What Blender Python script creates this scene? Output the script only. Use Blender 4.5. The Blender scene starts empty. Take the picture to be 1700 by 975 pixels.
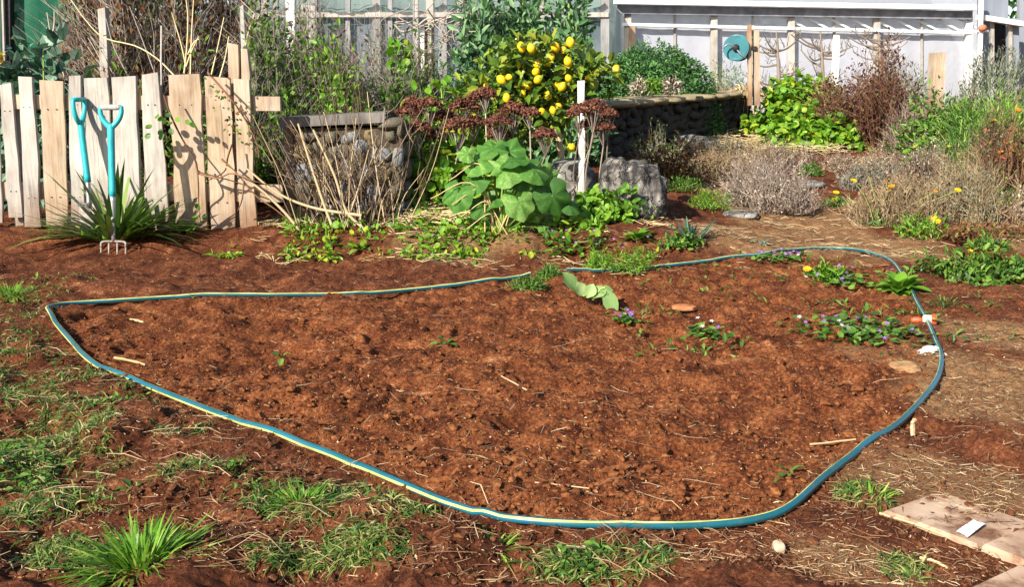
import bpy, math, random
import numpy as np
rng = np.random.default_rng(7); random.seed(7)
R = math.radians
scn = bpy.context.scene
# ------------------------------------------------------------------ camera
CAMH = 0.95; F = 1700.0; PITCH = math.atan((487.5 - 150) / F)
cam = bpy.data.objects.new('camera', bpy.data.cameras.new('camera'))
scn.collection.objects.link(cam); scn.camera = cam
cam.location = (0, 0, CAMH); cam.rotation_euler = (math.pi / 2 - PITCH, 0, 0)
cam.data.sensor_width = 36; cam.data.lens = 36.0; cam.data.clip_start = 0.05; cam.data.clip_end = 3000
# ------------------------------------------------------------------ sky, sun, exposure
LDIR = np.array([0.50, 0.64, -0.47]); LDIR /= np.linalg.norm(LDIR)
SUN_EL = math.asin(-LDIR[2]); SUN_AZ = math.atan2(-LDIR[0], -LDIR[1])
w = bpy.data.worlds.new('World'); scn.world = w; w.use_nodes = True
nt = w.node_tree; sky = nt.nodes.new('ShaderNodeTexSky'); sky.sky_type = 'NISHITA'; sky.sun_disc = False
sky.sun_elevation = SUN_EL; sky.sun_rotation = SUN_AZ
bg = nt.nodes['Background']; bg.inputs[1].default_value = 0.09; nt.links.new(sky.outputs[0], bg.inputs[0])
sun = bpy.data.objects.new('sun', bpy.data.lights.new('sun', 'SUN')); scn.collection.objects.link(sun)
sun.data.energy = 5.0; sun.data.angle = R(0.5); sun.data.color = (1, 0.925, 0.79)
from mathutils import Vector, Matrix
sun.rotation_euler = Vector(LDIR).to_track_quat('-Z', 'Y').to_euler()
scn.view_settings.view_transform = 'Standard'; scn.view_settings.look = 'None'
scn.view_settings.exposure = 0.97; scn.view_settings.gamma = 1
scn.cycles.max_bounces = 5; scn.cycles.transparent_max_bounces = 12
scn.cycles.caustics_reflective = False; scn.cycles.caustics_refractive = False

# ------------------------------------------------------------------ noise and terrain
def hash2(ix, iy, s):
    h = (ix.astype(np.int64) * 374761393 + iy.astype(np.int64) * 668265263 + s * 974634777) & 0xffffffff
    h = ((h ^ (h >> 13)) * 1274126177) & 0xffffffff
    return ((h ^ (h >> 16)) & 0xffffff) / float(0xffffff)
def vn(x, y, s=0):
    ix = np.floor(x); iy = np.floor(y); fx = x - ix; fy = y - iy
    fx = fx * fx * (3 - 2 * fx); fy = fy * fy * (3 - 2 * fy)
    a = hash2(ix, iy, s); b = hash2(ix + 1, iy, s); c = hash2(ix, iy + 1, s); d = hash2(ix + 1, iy + 1, s)
    return (a * (1 - fx) + b * fx) * (1 - fy) + (c * (1 - fx) + d * fx) * fy - 0.5
def sst(a, b, x):
    t = np.clip((x - a) / (b - a), 0, 1); return t * t * (3 - 2 * t)
def tz(x, y):
    x = np.asarray(x, float); y = np.asarray(y, float)
    z = 0.05 * (np.clip(y, 5.7, 17) - 5.7)
    z = z + 0.085 * sst(5.75, 6.05, y) * (1 - sst(0.9, 1.9, x))
    z = z + 0.05 * vn(x / 1.7 + 9, y / 1.7, 3) * sst(1.0, 5, np.hypot(x - .2, y - 3.2) + 1.5)
    return z
c_, s_ = math.cos(PITCH), math.sin(PITCH)
def ray(px, py):
    u = (px - 850) / F; v = (487.5 - py) / F
    return np.array([u, c_ + v * s_, -s_ + v * c_])
def at(px, py, Y):
    r = ray(px, py); return np.array([0, 0, CAMH]) + r * (Y / r[1])
def G(px, py):
    r = ray(px, py); t = 0.5
    f = lambda t: CAMH + r[2] * t - float(tz(r[0] * t, r[1] * t))
    while f(t) > 0 and t < 60: t *= 1.02
    a, b = t / 1.02, t
    for _ in range(24):
        m = (a + b) / 2
        if f(m) > 0: a = m
        else: b = m
    return np.array([0, 0, CAMH]) + r * b
def onz(px, Y):           # ground point under image column px at depth Y
    x = (px - 850) / F * Y / (c_ + (0.12) * s_)
    return np.array([x, Y, float(tz(x, Y))])
def mpp(Y): return Y / F  # metres for one photo pixel at depth Y

# ------------------------------------------------------------------ mesh builder
class Geo:
    def __init__(s): s.V = []; s.T = []; s.Q = []; s.A = []; s.n = 0
    def add(s, V, T=None, Q=None, var=0.5):
        V = np.asarray(V, float).reshape(-1, 3)
        s.V.append(V)
        if T is not None and len(T): s.T.append(np.asarray(T, np.int64).reshape(-1, 3) + s.n)
        if Q is not None and len(Q): s.Q.append(np.asarray(Q, np.int64).reshape(-1, 4) + s.n)
        s.A.append(np.broadcast_to(np.asarray(var, float).reshape(-1), (len(V),)) if np.size(var) in (1, len(V)) else np.resize(var, len(V)))
        s.n += len(V); return s
    def mesh(s, name, smooth=False, off=(0, 0, 0)):
        V = np.concatenate(s.V) - np.asarray(off, float)
        T = np.concatenate(s.T) if s.T else np.zeros((0, 3), np.int64)
        Q = np.concatenate(s.Q) if s.Q else np.zeros((0, 4), np.int64)
        me = bpy.data.meshes.new(name)
        me.vertices.add(len(V)); me.vertices.foreach_set('co', V.astype(np.float32).ravel())
        L = np.concatenate([T.ravel(), Q.ravel()]); me.loops.add(len(L)); me.loops.foreach_set('vertex_index', L.astype(np.int32))
        st = np.concatenate([np.arange(len(T)) * 3, len(T) * 3 + np.arange(len(Q)) * 4])
        me.polygons.add(len(st)); me.polygons.foreach_set('loop_start', st.astype(np.int32))
        me.polygons.foreach_set('use_smooth', np.full(len(st), bool(smooth)))
        a = me.attributes.new('var', 'FLOAT', 'POINT'); a.data.foreach_set('value', np.concatenate(s.A).astype(np.float32))
        me.update(calc_edges=True); return me
    def build(s, name, mat, parent=None, smooth=False, origin=None, **tags):
        o3 = np.array(parent_world(parent)) if parent else (np.array(origin) if origin is not None else np.zeros(3))
        me = s.mesh(name, smooth, o3); me.materials.append(mat)
        o = bpy.data.objects.new(name, me); scn.collection.objects.link(o)
        if parent: o.parent = parent
        else: o.location = o3
        for k, v in tags.items():
            if v: o[k] = v
        return o
def parent_world(p):
    v = np.zeros(3)
    while p is not None: v = v + np.array(p.location); p = p.parent
    return v
def thing(name, label, cat, loc, group=None):
    o = bpy.data.objects.new(name, None); scn.collection.objects.link(o); o.location = tuple(loc)
    o.empty_display_size = 0.1
    o['label'] = label; o['category'] = cat
    if group: o['group'] = group
    return o
def nrm(v): return v / np.maximum(np.linalg.norm(v, axis=-1, keepdims=True), 1e-9)
def runit(n): return nrm(rng.normal(size=(n, 3)))

def tubes(g, P, Rr, S=4, var=0.5, cap=False):
    P = np.asarray(P, float)
    if P.ndim == 2: P = P[None]
    N, K, _ = P.shape
    Rr = np.broadcast_to(np.asarray(Rr, float), (N, K))
    T = np.gradient(P, axis=1); T = nrm(T)
    md = nrm(P[:, -1] - P[:, 0] + 1e-6)
    ref = np.where(np.abs(md[:, 2:3]) > 0.8, np.array([[0.9, 0.42, 0]]), np.array([[0, 0, 1.0]]))[:, None, :]
    A = nrm(np.cross(T, ref)); B = np.cross(T, A)
    th = np.arange(S) / S * 2 * np.pi
    ring = A[:, :, None] * np.cos(th)[None, None, :, None] + B[:, :, None] * np.sin(th)[None, None, :, None]
    V = P[:, :, None] + ring * Rr[:, :, None, None]
    base = (np.arange(N) * K * S)[:, None, None] + (np.arange(K - 1) * S)[None, :, None]
    j = np.arange(S)[None, None, :]; j2 = (j + 1) % S
    Q = np.stack([base + j, base + j2, base + S + j2, base + S + j], -1)
    var = np.repeat(np.broadcast_to(np.asarray(var, float), (N,)), K * S)
    Tt = None
    if cap:
        Tt = []
        for n in range(N):
            for k0, fl in ((0, 1), (K - 1, 0)):
                b = n * K * S + k0 * S
                for i in range(1, S - 1): Tt.append((b, b + i + 1, b + i) if fl else (b, b + i, b + i + 1))
    g.add(V, Tt, Q, var); return g

TPL = {}
TPL['leaf'] = (np.array([(0, 0, 0), (.35, 1, .10), (.35, 0, 0), (.35, -1, .10), (.72, .72, .07), (.72, 0, 0), (.72, -.72, .07), (1, 0, 0)]),
               [(0, 2, 1), (0, 3, 2), (4, 5, 7), (5, 6, 7)], [(1, 2, 5, 4), (2, 3, 6, 5)])
TPL['small'] = (np.array([(0, 0, 0), (.5, 1, .05), (1, 0, 0), (.5, -1, .05)]), [], [(0, 3, 2, 1)])
_a = np.arange(8) / 8 * 2 * np.pi
TPL['round'] = (np.vstack([[(.5, 0, 0)], np.stack([.5 - .5 * np.cos(_a), np.sin(_a), .09 + .05 * np.cos(3 * _a)], 1)]),
                [(0, 1 + (i + 1) % 8, 1 + i) for i in range(8)], [])
TPL['blade'] = (np.array([(0, .7, 0), (0, -.7, 0), (.3, 1, .0), (.3, -1, 0), (.55, .85, 0), (.55, -.85, 0), (.8, .5, 0), (.8, -.5, 0), (1, 0, 0)]),
                [(6, 7, 8)], [(0, 1, 3, 2), (2, 3, 5, 4), (4, 5, 7, 6)])
def leaves(g, P, D, Nn, L, W, kind='leaf', bend=0.15, var=None, grav=0.0):
    P = np.asarray(P, float); N = len(P)
    D = nrm(np.broadcast_to(D, (N, 3))); Nn = np.broadcast_to(Nn, (N, 3))
    S = nrm(np.cross(D, Nn)); U = np.cross(S, D)
    L = np.broadcast_to(np.asarray(L, float), (N,)); W = np.broadcast_to(np.asarray(W, float), (N,))
    bend = np.broadcast_to(np.asarray(bend, float), (N,)); grav = np.broadcast_to(np.asarray(grav, float), (N,))
    t, T, Q = TPL[kind]; k = len(t)
    a = t[None, :, 0] * L[:, None]; s = t[None, :, 1] * W[:, None] / 2
    u = t[None, :, 2] * L[:, None] - bend[:, None] * t[None, :, 0] ** 2 * L[:, None]
    V = P[:, None] + D[:, None] * a[..., None] + S[:, None] * s[..., None] + U[:, None] * u[..., None]
    V[..., 2] -= grav[:, None] * t[None, :, 0] ** 2 * L[:, None]
    b = (np.arange(N) * k)[:, None, None]
    var = rng.random(N) if var is None else np.broadcast_to(var, (N,))
    g.add(V, (np.array(T)[None] + b) if T else None, (np.array(Q)[None] + b) if Q else None, np.repeat(var, k)); return g

_p = (1 + 5 ** .5) / 2
ICO_V = nrm(np.array([(-1, _p, 0), (1, _p, 0), (-1, -_p, 0), (1, -_p, 0), (0, -1, _p), (0, 1, _p), (0, -1, -_p), (0, 1, -_p), (_p, 0, -1), (_p, 0, 1), (-_p, 0, -1), (-_p, 0, 1)], float))
ICO_F = np.array([(0, 11, 5), (0, 5, 1), (0, 1, 7), (0, 7, 10), (0, 10, 11), (1, 5, 9), (5, 11, 4), (11, 10, 2), (10, 7, 6), (7, 1, 8), (3, 9, 4), (3, 4, 2), (3, 2, 6), (3, 6, 8), (3, 8, 9), (4, 9, 5), (2, 4, 11), (6, 2, 10), (8, 6, 7), (9, 8, 1)])
def icosub(n):
    V = [tuple(v) for v in ICO_V]; Fc = [tuple(f) for f in ICO_F]
    for _ in range(n):
        c = {}; NF = []
        def mid(a, b):
            k = (min(a, b), max(a, b))
            if k not in c:
                m = np.array(V[a]) + np.array(V[b]); V.append(tuple(m / np.linalg.norm(m))); c[k] = len(V) - 1
            return c[k]
        for a, b, d in Fc:
            x, y, z = mid(a, b), mid(b, d), mid(d, a); NF += [(a, x, z), (b, y, x), (d, z, y), (x, y, z)]
        Fc = NF
    return np.array(V), np.array(Fc)
def lumps(g, P, size, jit=0.25, flat=0.75, var=None):
    P = np.asarray(P, float); N = len(P)
    sc = np.asarray(size).reshape(-1, 1, 1) * (1 + jit * rng.normal(size=(N, 12, 1)))
    an = rng.normal(size=(N, 1, 3)) * .28 + 1; an[..., 2] *= flat
    V = P[:, None] + ICO_V[None] * sc * an
    var = rng.random(N) if var is None else var
    g.add(V, ICO_F[None] + (np.arange(N) * 12)[:, None, None], None, np.repeat(var, 12)); return g
def rock(c, sx, sy, sz, sub=3, rough=.18, rz=0, seed=0, flatbase=.0, ridges=0):
    V, Fc = icosub(sub); r = np.random.default_rng(seed)
    n = np.zeros(len(V))
    for f_, a_ in ((1.3, 1.0), (2.7, .5), (5.5, .28), (11, .14)):
        for ax in range(3):
            n += a_ * (vn(V[:, ax] * f_ + r.random() * 50, V[:, (ax + 1) % 3] * f_ + r.random() * 50, seed + ax)) 
    V = np.sign(V) * np.abs(V) ** .78
    V = V * (1 + rough * n[:, None])
    if ridges: V = V * (1 + ridges * np.sin(V[:, :1] * 17 + 3 * np.sin(V[:, 2:] * 3)) )
    V = V * np.array([sx, sy, sz]); co, si = math.cos(rz), math.sin(rz)
    V = np.stack([V[:, 0] * co - V[:, 1] * si, V[:, 0] * si + V[:, 1] * co, V[:, 2]], 1)
    return Geo().add(V + np.asarray(c), Fc, None, r.random())
def box(g, lo, hi, var=.5):
    x0, y0, z0 = lo; x1, y1, z1 = hi
    V = [(x0, y0, z0), (x1, y0, z0), (x1, y1, z0), (x0, y1, z0), (x0, y0, z1), (x1, y0, z1), (x1, y1, z1), (x0, y1, z1)]
    g.add(V, None, [(0, 3, 2, 1), (4, 5, 6, 7), (0, 1, 5, 4), (1, 2, 6, 5), (2, 3, 7, 6), (3, 0, 4, 7)], var); return g
def bar(g, a, b, wx, wy, up=(0, 0, 1), var=.5):      # box beam from a to b, section wx (side) by wy (towards up)
    a = np.asarray(a, float); b = np.asarray(b, float); t = nrm(b - a)
    s = np.cross(t, up); s = s / max(np.linalg.norm(s), 1e-9); u = np.cross(s, t)
    c = [(-1, -1), (1, -1), (1, 1), (-1, 1)]
    V = [a + s * i * wx / 2 + u * j * wy / 2 for i, j in c] + [b + s * i * wx / 2 + u * j * wy / 2 for i, j in c]
    g.add(V, None, [(0, 3, 2, 1), (4, 5, 6, 7), (0, 1, 5, 4), (1, 2, 6, 5), (2, 3, 7, 6), (3, 0, 4, 7)], var); return g
def spline(P, n):          # Catmull-Rom through points
    P = np.asarray(P, float); Pe = np.vstack([2 * P[0] - P[1], P, 2 * P[-1] - P[-2]])
    t = np.linspace(0, len(P) - 1 - 1e-6, n); i = t.astype(int); f = (t - i)[:, None]
    p0, p1, p2, p3 = Pe[i], Pe[i + 1], Pe[i + 2], Pe[i + 3]
    return .5 * (2 * p1 + (p2 - p0) * f + (2 * p0 - 5 * p1 + 4 * p2 - p3) * f ** 2 + (3 * p1 - p0 - 3 * p2 + p3) * f ** 3)

# ------------------------------------------------------------------ materials
def mat(name, rough=.7, spec=.3):
    m = bpy.data.materials.new(name); m.use_nodes = True
    b = m.node_tree.nodes['Principled BSDF']; b.inputs['Roughness'].default_value = rough
    b.inputs['Specular IOR Level'].default_value = spec
    return m, m.node_tree, b
def ramp(nt, cols):
    r = nt.nodes.new('ShaderNodeValToRGB'); e = r.color_ramp.elements
    while len(e) < len(cols): e.new(0.5)
    for i, (p, c) in enumerate(cols): e[i].position = p; e[i].color = (*c, 1)
    return r
def noise(nt, sc, det=4, rough=.55, vec=None, dim='3D'):
    n = nt.nodes.new('ShaderNodeTexNoise'); n.inputs['Scale'].default_value = sc
    n.inputs['Detail'].default_value = det; n.inputs['Roughness'].default_value = rough
    if vec is not None: nt.links.new(vec, n.inputs['Vector'])
    return n
def mth(nt, op, a, b=None, clamp=False):
    m = nt.nodes.new('ShaderNodeMath'); m.operation = op; m.use_clamp = clamp
    for i, v in enumerate((a, b)):
        if v is None: continue
        if isinstance(v, (int, float)): m.inputs[i].default_value = v
        else: nt.links.new(v, m.inputs[i])
    return m.outputs[0]
def mixc(nt, fac, a, b, mode='MIX'):
    m = nt.nodes.new('ShaderNodeMix'); m.data_type = 'RGBA'; m.blend_type = mode
    for i, v in ((0, fac), (6, a), (7, b)):
        if isinstance(v, (int, float)): m.inputs[i].default_value = v
        elif isinstance(v, tuple): m.inputs[i].default_value = (*v, 1)
        else: nt.links.new(v, m.inputs[i])
    return m.outputs[2]
def attr(nt, n):
    a = nt.nodes.new('ShaderNodeAttribute'); a.attribute_name = n; return a.outputs['Fac']
def tco(nt, scale=(1, 1, 1), kind='Object', rnd=0):
    t = nt.nodes.new('ShaderNodeTexCoord'); m = nt.nodes.new('ShaderNodeMapping'); m.inputs['Scale'].default_value = scale
    nt.links.new(t.outputs[kind], m.inputs['Vector'])
    if rnd:
        oi = nt.nodes.new('ShaderNodeObjectInfo'); v = nt.nodes.new('ShaderNodeVectorMath'); v.operation = 'SCALE'
        v.inputs[0].default_value = (rnd, rnd * .7, rnd * 1.3); nt.links.new(oi.outputs['Random'], v.inputs['Scale']); nt.links.new(v.outputs[0], m.inputs['Location'])
    return m.outputs[0]
def bump(nt, bsdf, h, strength=.5, dist=.01):
    b = nt.nodes.new('ShaderNodeBump'); b.inputs['Strength'].default_value = strength; b.inputs['Distance'].default_value = dist
    nt.links.new(h, b.inputs['Height']); nt.links.new(b.outputs[0], bsdf.inputs['Normal'])
def foliage(name, cols, trans=.3, rough=.45, spec=.35, nscale=25):
    m, nt, b = mat(name, rough, spec)
    n = noise(nt, nscale, 2)
    f = mth(nt, 'ADD', attr(nt, 'var'), mth(nt, 'MULTIPLY', mth(nt, 'SUBTRACT', n.outputs[0], .5), .7), True)
    r = ramp(nt, cols); nt.links.new(f, r.inputs[0]); nt.links.new(r.outputs[0], b.inputs['Base Color'])
    if trans:
        t = nt.nodes.new('ShaderNodeBsdfTranslucent'); ms = nt.nodes.new('ShaderNodeMixShader'); ms.inputs[0].default_value = trans
        nt.links.new(mixc(nt, .5, r.outputs[0], (.9, 1, .25), 'MULTIPLY'), t.inputs[0])
        nt.links.new(b.outputs[0], ms.inputs[1]); nt.links.new(t.outputs[0], ms.inputs[2])
        nt.links.new(ms.outputs[0], nt.nodes['Material Output'].inputs[0])
    return m
def plain(name, cols, scale=20, rough=.7, spec=.3, bmp=0, bd=.004, stretch=(1, 1, 1), rnd=0, metal=0, det=4):
    m, nt, b = mat(name, rough, spec); v = tco(nt, stretch, 'Object', rnd); n = noise(nt, scale, det, .6, v)
    f = mth(nt, 'ADD', mth(nt, 'MULTIPLY', mth(nt, 'SUBTRACT', n.outputs[0], .5), 1.6), .5, True)
    r = ramp(nt, cols); nt.links.new(f, r.inputs[0]); nt.links.new(r.outputs[0], b.inputs['Base Color'])
    b.inputs['Metallic'].default_value = metal
    if bmp: bump(nt, b, n.outputs[0], bmp, bd)
    return m
def twigmat(name, cols, rough=.8):
    m, nt, b = mat(name, rough, .2); r = ramp(nt, cols); nt.links.new(attr(nt, 'var'), r.inputs[0]); nt.links.new(r.outputs[0], b.inputs['Base Color']); return m
def woodmat(name, c0, c1, c2, knot=True, rnd=11):
    m, nt, b = mat(name, .75, .2)
    v = tco(nt, (14, 14, 1.1), 'Object', rnd); n = noise(nt, 4.5, 6, .65, v)
    v2 = tco(nt, (2.2, 2.2, 1.3), 'Object', rnd); n2 = noise(nt, 2.5, 3, .6, v2)
    f = mth(nt, 'ADD', mth(nt, 'MULTIPLY', mth(nt, 'SUBTRACT', n.outputs[0], .5), 1.1), mth(nt, 'ADD', mth(nt, 'MULTIPLY', mth(nt, 'SUBTRACT', n2.outputs[0], .5), 1.3), .5), True)
    r = ramp(nt, [(0, c0), (.45, c1), (1, c2)]); nt.links.new(f, r.inputs[0]); col = r.outputs[0]
    if knot:
        vo = nt.nodes.new('ShaderNodeTexVoronoi'); vo.inputs['Scale'].default_value = 1.0
        nt.links.new(tco(nt, (5, 5, 3.2), 'Object', rnd), vo.inputs['Vector'])
        k = nt.nodes.new('ShaderNodeMapRange'); k.inputs[1].default_value = .03; k.inputs[2].default_value = .11; k.inputs[3].default_value = 1; k.inputs[4].default_value = 0
        nt.links.new(vo.outputs['Distance'], k.inputs[0])
        col = mixc(nt, mth(nt, 'MULTIPLY', k.outputs[0], .75), col, (.10, .055, .03))
    # drying cracks along the grain and grey weathering
    cr = noise(nt, 3, 2, .5, tco(nt, (30, 30, .7), 'Object', rnd)); cm = nt.nodes.new('ShaderNodeMapRange'); cm.inputs[1].default_value = .66; cm.inputs[2].default_value = .72; nt.links.new(cr.outputs[0], cm.inputs[0])
    col = mixc(nt, mth(nt, 'MULTIPLY', cm.outputs[0], .65), col, (.09, .06, .04))
    wz = noise(nt, 1.7, 4, .6, tco(nt, (3, 3, 2), 'Object', rnd * 2)); col = mixc(nt, mth(nt, 'MULTIPLY', mth(nt, 'SUBTRACT', wz.outputs[0], .42), 2.2, True), col, mixc(nt, .6, col, (.36, .33, .31)))
    # soil splash and damp staining on the lowest part of the board
    sx = nt.nodes.new('ShaderNodeSeparateXYZ'); nt.links.new(tco(nt), sx.inputs[0]); sp = nt.nodes.new('ShaderNodeMapRange'); sp.inputs[1].default_value = .22; sp.inputs[2].default_value = -.03
    nt.links.new(mth(nt, 'ADD', sx.outputs[2], mth(nt, 'MULTIPLY', mth(nt, 'SUBTRACT', wz.outputs[0], .5), .5)), sp.inputs[0]); col = mixc(nt, mth(nt, 'MULTIPLY', sp.outputs[0], .7), col, (.17, .085, .045))
    nt.links.new(col, b.inputs['Base Color']); bump(nt, b, n.outputs[0], .6, .005); return m
# ------------------------------------------------------------------ hose line (needed by the ground)
HPX = [(880, 463), (800, 473), (700, 482), (600, 490), (500, 494), (400, 497), (300, 499), (200, 504), (130, 509), (90, 516), (80, 524), (92, 542), (118, 570), (145, 600), (180, 625), (240, 648),
       (350, 693), (450, 729), (555, 764), (605, 781), (680, 813), (750, 844), (820, 867), (930, 881), (1060, 884), (1160, 881), (1250, 871), (1310, 851), (1370, 802), (1440, 751), (1490, 715),
       (1530, 672), (1556, 634), (1562, 600), (1552, 572), (1538, 538), (1522, 510), (1505, 476), (1478, 446), (1440, 427), (1390, 418), (1330, 417), (1270, 427), (1200, 434), (1130, 439), (1080, 443), (1010, 452), (940, 458)]
HXY = np.array([G(*p)[:2] for p in HPX])
def inpoly(x, y, P):
    r = np.zeros(x.shape, bool); j = len(P) - 1
    for i in range(len(P)):
        xi, yi = P[i]; xj, yj = P[j]
        c = ((yi > y) != (yj > y)) & (x < (xj - xi) * (y - yi) / (yj - yi + 1e-12) + xi); r ^= c; j = i
    return r
def bedmask(x, y):
    x = np.asarray(x, float); y = np.asarray(y, float)
    m = 0
    for dx, dy in ((0, 0), (.05, 0), (-.05, 0), (0, .06), (0, -.06)): m = m + inpoly(x + dx, y + dy, HXY) * .2
    return m
def bedwide(x, y):
    m = np.zeros(np.shape(x), bool)
    for a in range(8): m |= inpoly(x + .13 * math.cos(a * .785), y + .13 * math.sin(a * .785), HXY)
    return m * 1.0
def blob(x, y, L):
    m = np.zeros(np.shape(x))
    for px, py, rx, ry in L:
        c = G(px, py); s = c[1] / F
        d = np.hypot((x - c[0]) / (rx * s), (y - c[1]) / (ry * s * c[1] / CAMH)) + .9 * vn(x * 5, y * 5, 11)
        m = np.maximum(m, sst(1.25, .55, d))
    return m
DRY = [(1340, 370, 130, 40), (1270, 400, 140, 22), (1350, 235, 120, 10), (1160, 255, 60, 12), (800, 395, 150, 15), (1620, 640, 150, 110), (1560, 800, 140, 70), (1480, 420, 120, 30), (1420, 930, 110, 50),
       (1250, 330, 80, 30), (1640, 380, 60, 30), (1650, 560, 80, 30)]
GRASSP = [(30, 500, 80, 35), (60, 660, 120, 40), (30, 800, 90, 40), (40, 520, 80, 45), (50, 610, 90, 35), (180, 660, 110, 35), (90, 730, 110, 40), (50, 560, 80, 30), (480, 850, 130, 45), (1000, 935, 190, 40), (690, 870, 90, 30), (340, 800, 70, 25), (100, 850, 130, 35),
          (600, 830, 60, 25), (150, 780, 60, 25), (60, 930, 90, 40), (1440, 830, 60, 30), (420, 940, 70, 25), (640, 940, 50, 20), (300, 720, 60, 20), (560, 920, 70, 30), (1500, 940, 50, 25)]
PAVC = G(1680, 890)
def hfull(x, y):
    x = np.asarray(x, float); y = np.asarray(y, float)
    z = tz(x, y); near = 1 - sst(7, 12, y)
    bm = bedmask(x, y); rug = .85 + .15 * bm
    dist = .0
    h = .042 * vn(x / .35, y / .35, 21) + .034 * vn(x / .12, y / .12, 22)
    c1 = np.abs(vn(x / .055, y / .055, 23)); c2 = np.abs(vn(x / .028 + 3, y / .028, 24))
    h = h + .040 * (.25 - c1) + .026 * (.25 - c2) + .013 * vn(x / .013, y / .013, 25)
    h = h - .035 * sst(.17, .36, vn(x / .2 + 40, y / .2, 26)) * (vn(x / .05, y / .05, 29) + .6)
    h = h + (.03 * sst(.0, .5, vn(x / .8, y / .8, 27)) + .055 * sst(-.05, .45, vn(x / .22 + 7, y / .22, 28)) * (1 - sst(4.2, 5, y)) * (1 - sst(1.3, 1.6, x)) * (1 - bedwide(x, y))) * (1 - bm)
    pm = np.zeros(np.shape(x))
    if PAVC is not None: pm = sst(.52, .36, np.hypot((x - PAVC[0]) * .8, y - PAVC[1]))
    return z + h * rug * near * (1 - .8 * pm)
def axis_pts(segs):
    out = []
    for a, b, d0, d1 in segs:
        p = a
        while p < b: out.append(p); p += d0 + (d1 - d0) * (p - a) / (b - a)
    return np.array(out + [segs[-1][1]])
def build_ground():
    xs = np.concatenate([-axis_pts([(3.2, 8, .03, .4), (8, 400, .5, 60)])[::-1], axis_pts([(-3.2, -1.2, .019, .0105), (-1.2, 1.4, .009, .009), (1.4, 3.2, .0105, .019)])[1:-1], axis_pts([(3.2, 8, .03, .4), (8, 400, .5, 60)])])
    ys = np.concatenate([-axis_pts([(0, 400, .4, 60)])[::-1][:-1], axis_pts([(0, 1.5, .3, .02), (1.5, 3.2, .0078, .011), (3.2, 6.2, .011, .024), (6.2, 20, .03, .5), (20, 1500, 1, 150)])])
    X, Y = np.meshgrid(xs, ys); x = X.ravel(); y = Y.ravel(); z = tz(x, y)
    nr = (np.abs(x) < 7) & (y > .8) & (y < 12); z[nr] = hfull(x[nr], y[nr])
    bm = np.zeros(len(x)); bm[nr] = bedmask(x[nr], y[nr]); dr = np.zeros(len(x)); dr[nr] = blob(x[nr], y[nr], DRY)
    gp = np.zeros(len(x)); gp[nr] = blob(x[nr], y[nr], GRASSP)
    nx, ny = len(xs), len(ys); i = (np.arange(ny - 1)[:, None] * nx + np.arange(nx - 1)[None]).ravel()
    g = Geo().add(np.stack([x, y, z], 1), None, np.stack([i, i + 1, i + nx + 1, i + nx], 1), bm)
    m, nt, b = mat('red_soil', .92, .12)
    n1 = noise(nt, 9, 5, .62, tco(nt)); n2 = noise(nt, 85, 5, .7, tco(nt)); n3 = noise(nt, 2.2, 3, .5, tco(nt))
    f = mth(nt, 'ADD', mth(nt, 'MULTIPLY', mth(nt, 'SUBTRACT', n1.outputs[0], .5), 1.2), mth(nt, 'ADD', mth(nt, 'MULTIPLY', mth(nt, 'SUBTRACT', n2.outputs[0], .5), 1.5), .5), True)
    ra = ramp(nt, [(0, (.022, .008, .005)), (.30, (.080, .0215, .009)), (.52, (.180, .055, .019)), (.75, (.32, .12, .044)), (1, (.58, .33, .165))])
    rb = ramp(nt, [(0, (.034, .013, .008)), (.36, (.085, .026, .012)), (.6, (.165, .053, .022)), (.8, (.285, .115, .05)), (1, (.50, .29, .15))])
    nt.links.new(f, ra.inputs[0]); nt.links.new(f, rb.inputs[0])
    bf = mth(nt, 'ADD', attr(nt, 'bed'), mth(nt, 'MULTIPLY', mth(nt, 'SUBTRACT', n3.outputs[0], .5), .9), True)
    c = mixc(nt, bf, rb.outputs[0], ra.outputs[0])
    n4 = noise(nt, 3.3, 5, .65, tco(nt)); dm = nt.nodes.new('ShaderNodeMapRange'); dm.inputs[1].default_value = .50; dm.inputs[2].default_value = .66; nt.links.new(n4.outputs[0], dm.inputs[0])
    c = mixc(nt, mth(nt, 'MULTIPLY', dm.outputs[0], .75), c, mixc(nt, 1.0, c, (.45, .40, .42), 'MULTIPLY'))
    # dry crumbs: fibrous pale mulch where the path and the paving are littered
    fib = noise(nt, 60, 4, .7, tco(nt, (1, 3.2, 1))); rd = ramp(nt, [(0, (.06, .028, .016)), (.45, (.20, .10, .045)), (.75, (.40, .26, .13)), (1, (.62, .47, .27))]); nt.links.new(fib.outputs[0], rd.inputs[0])
    df = mth(nt, 'MULTIPLY', attr(nt, 'dry'), mth(nt, 'MULTIPLY', n1.outputs[0], 1.9), True)
    c = mixc(nt, df, c, rd.outputs[0])
    nt.links.new(c, b.inputs['Base Color']); bump(nt, b, n2.outputs[0], 1.0, .014)
    o = g.build('ground', m, smooth=True, kind='structure')
    for nme, arr in (('bed', bm), ('dry', dr), ('grs', gp)):
        a = o.data.attributes.new(nme, 'FLOAT', 'POINT'); a.data.foreach_set('value', arr.astype(np.float32))
    return o
ground = build_ground()

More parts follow.
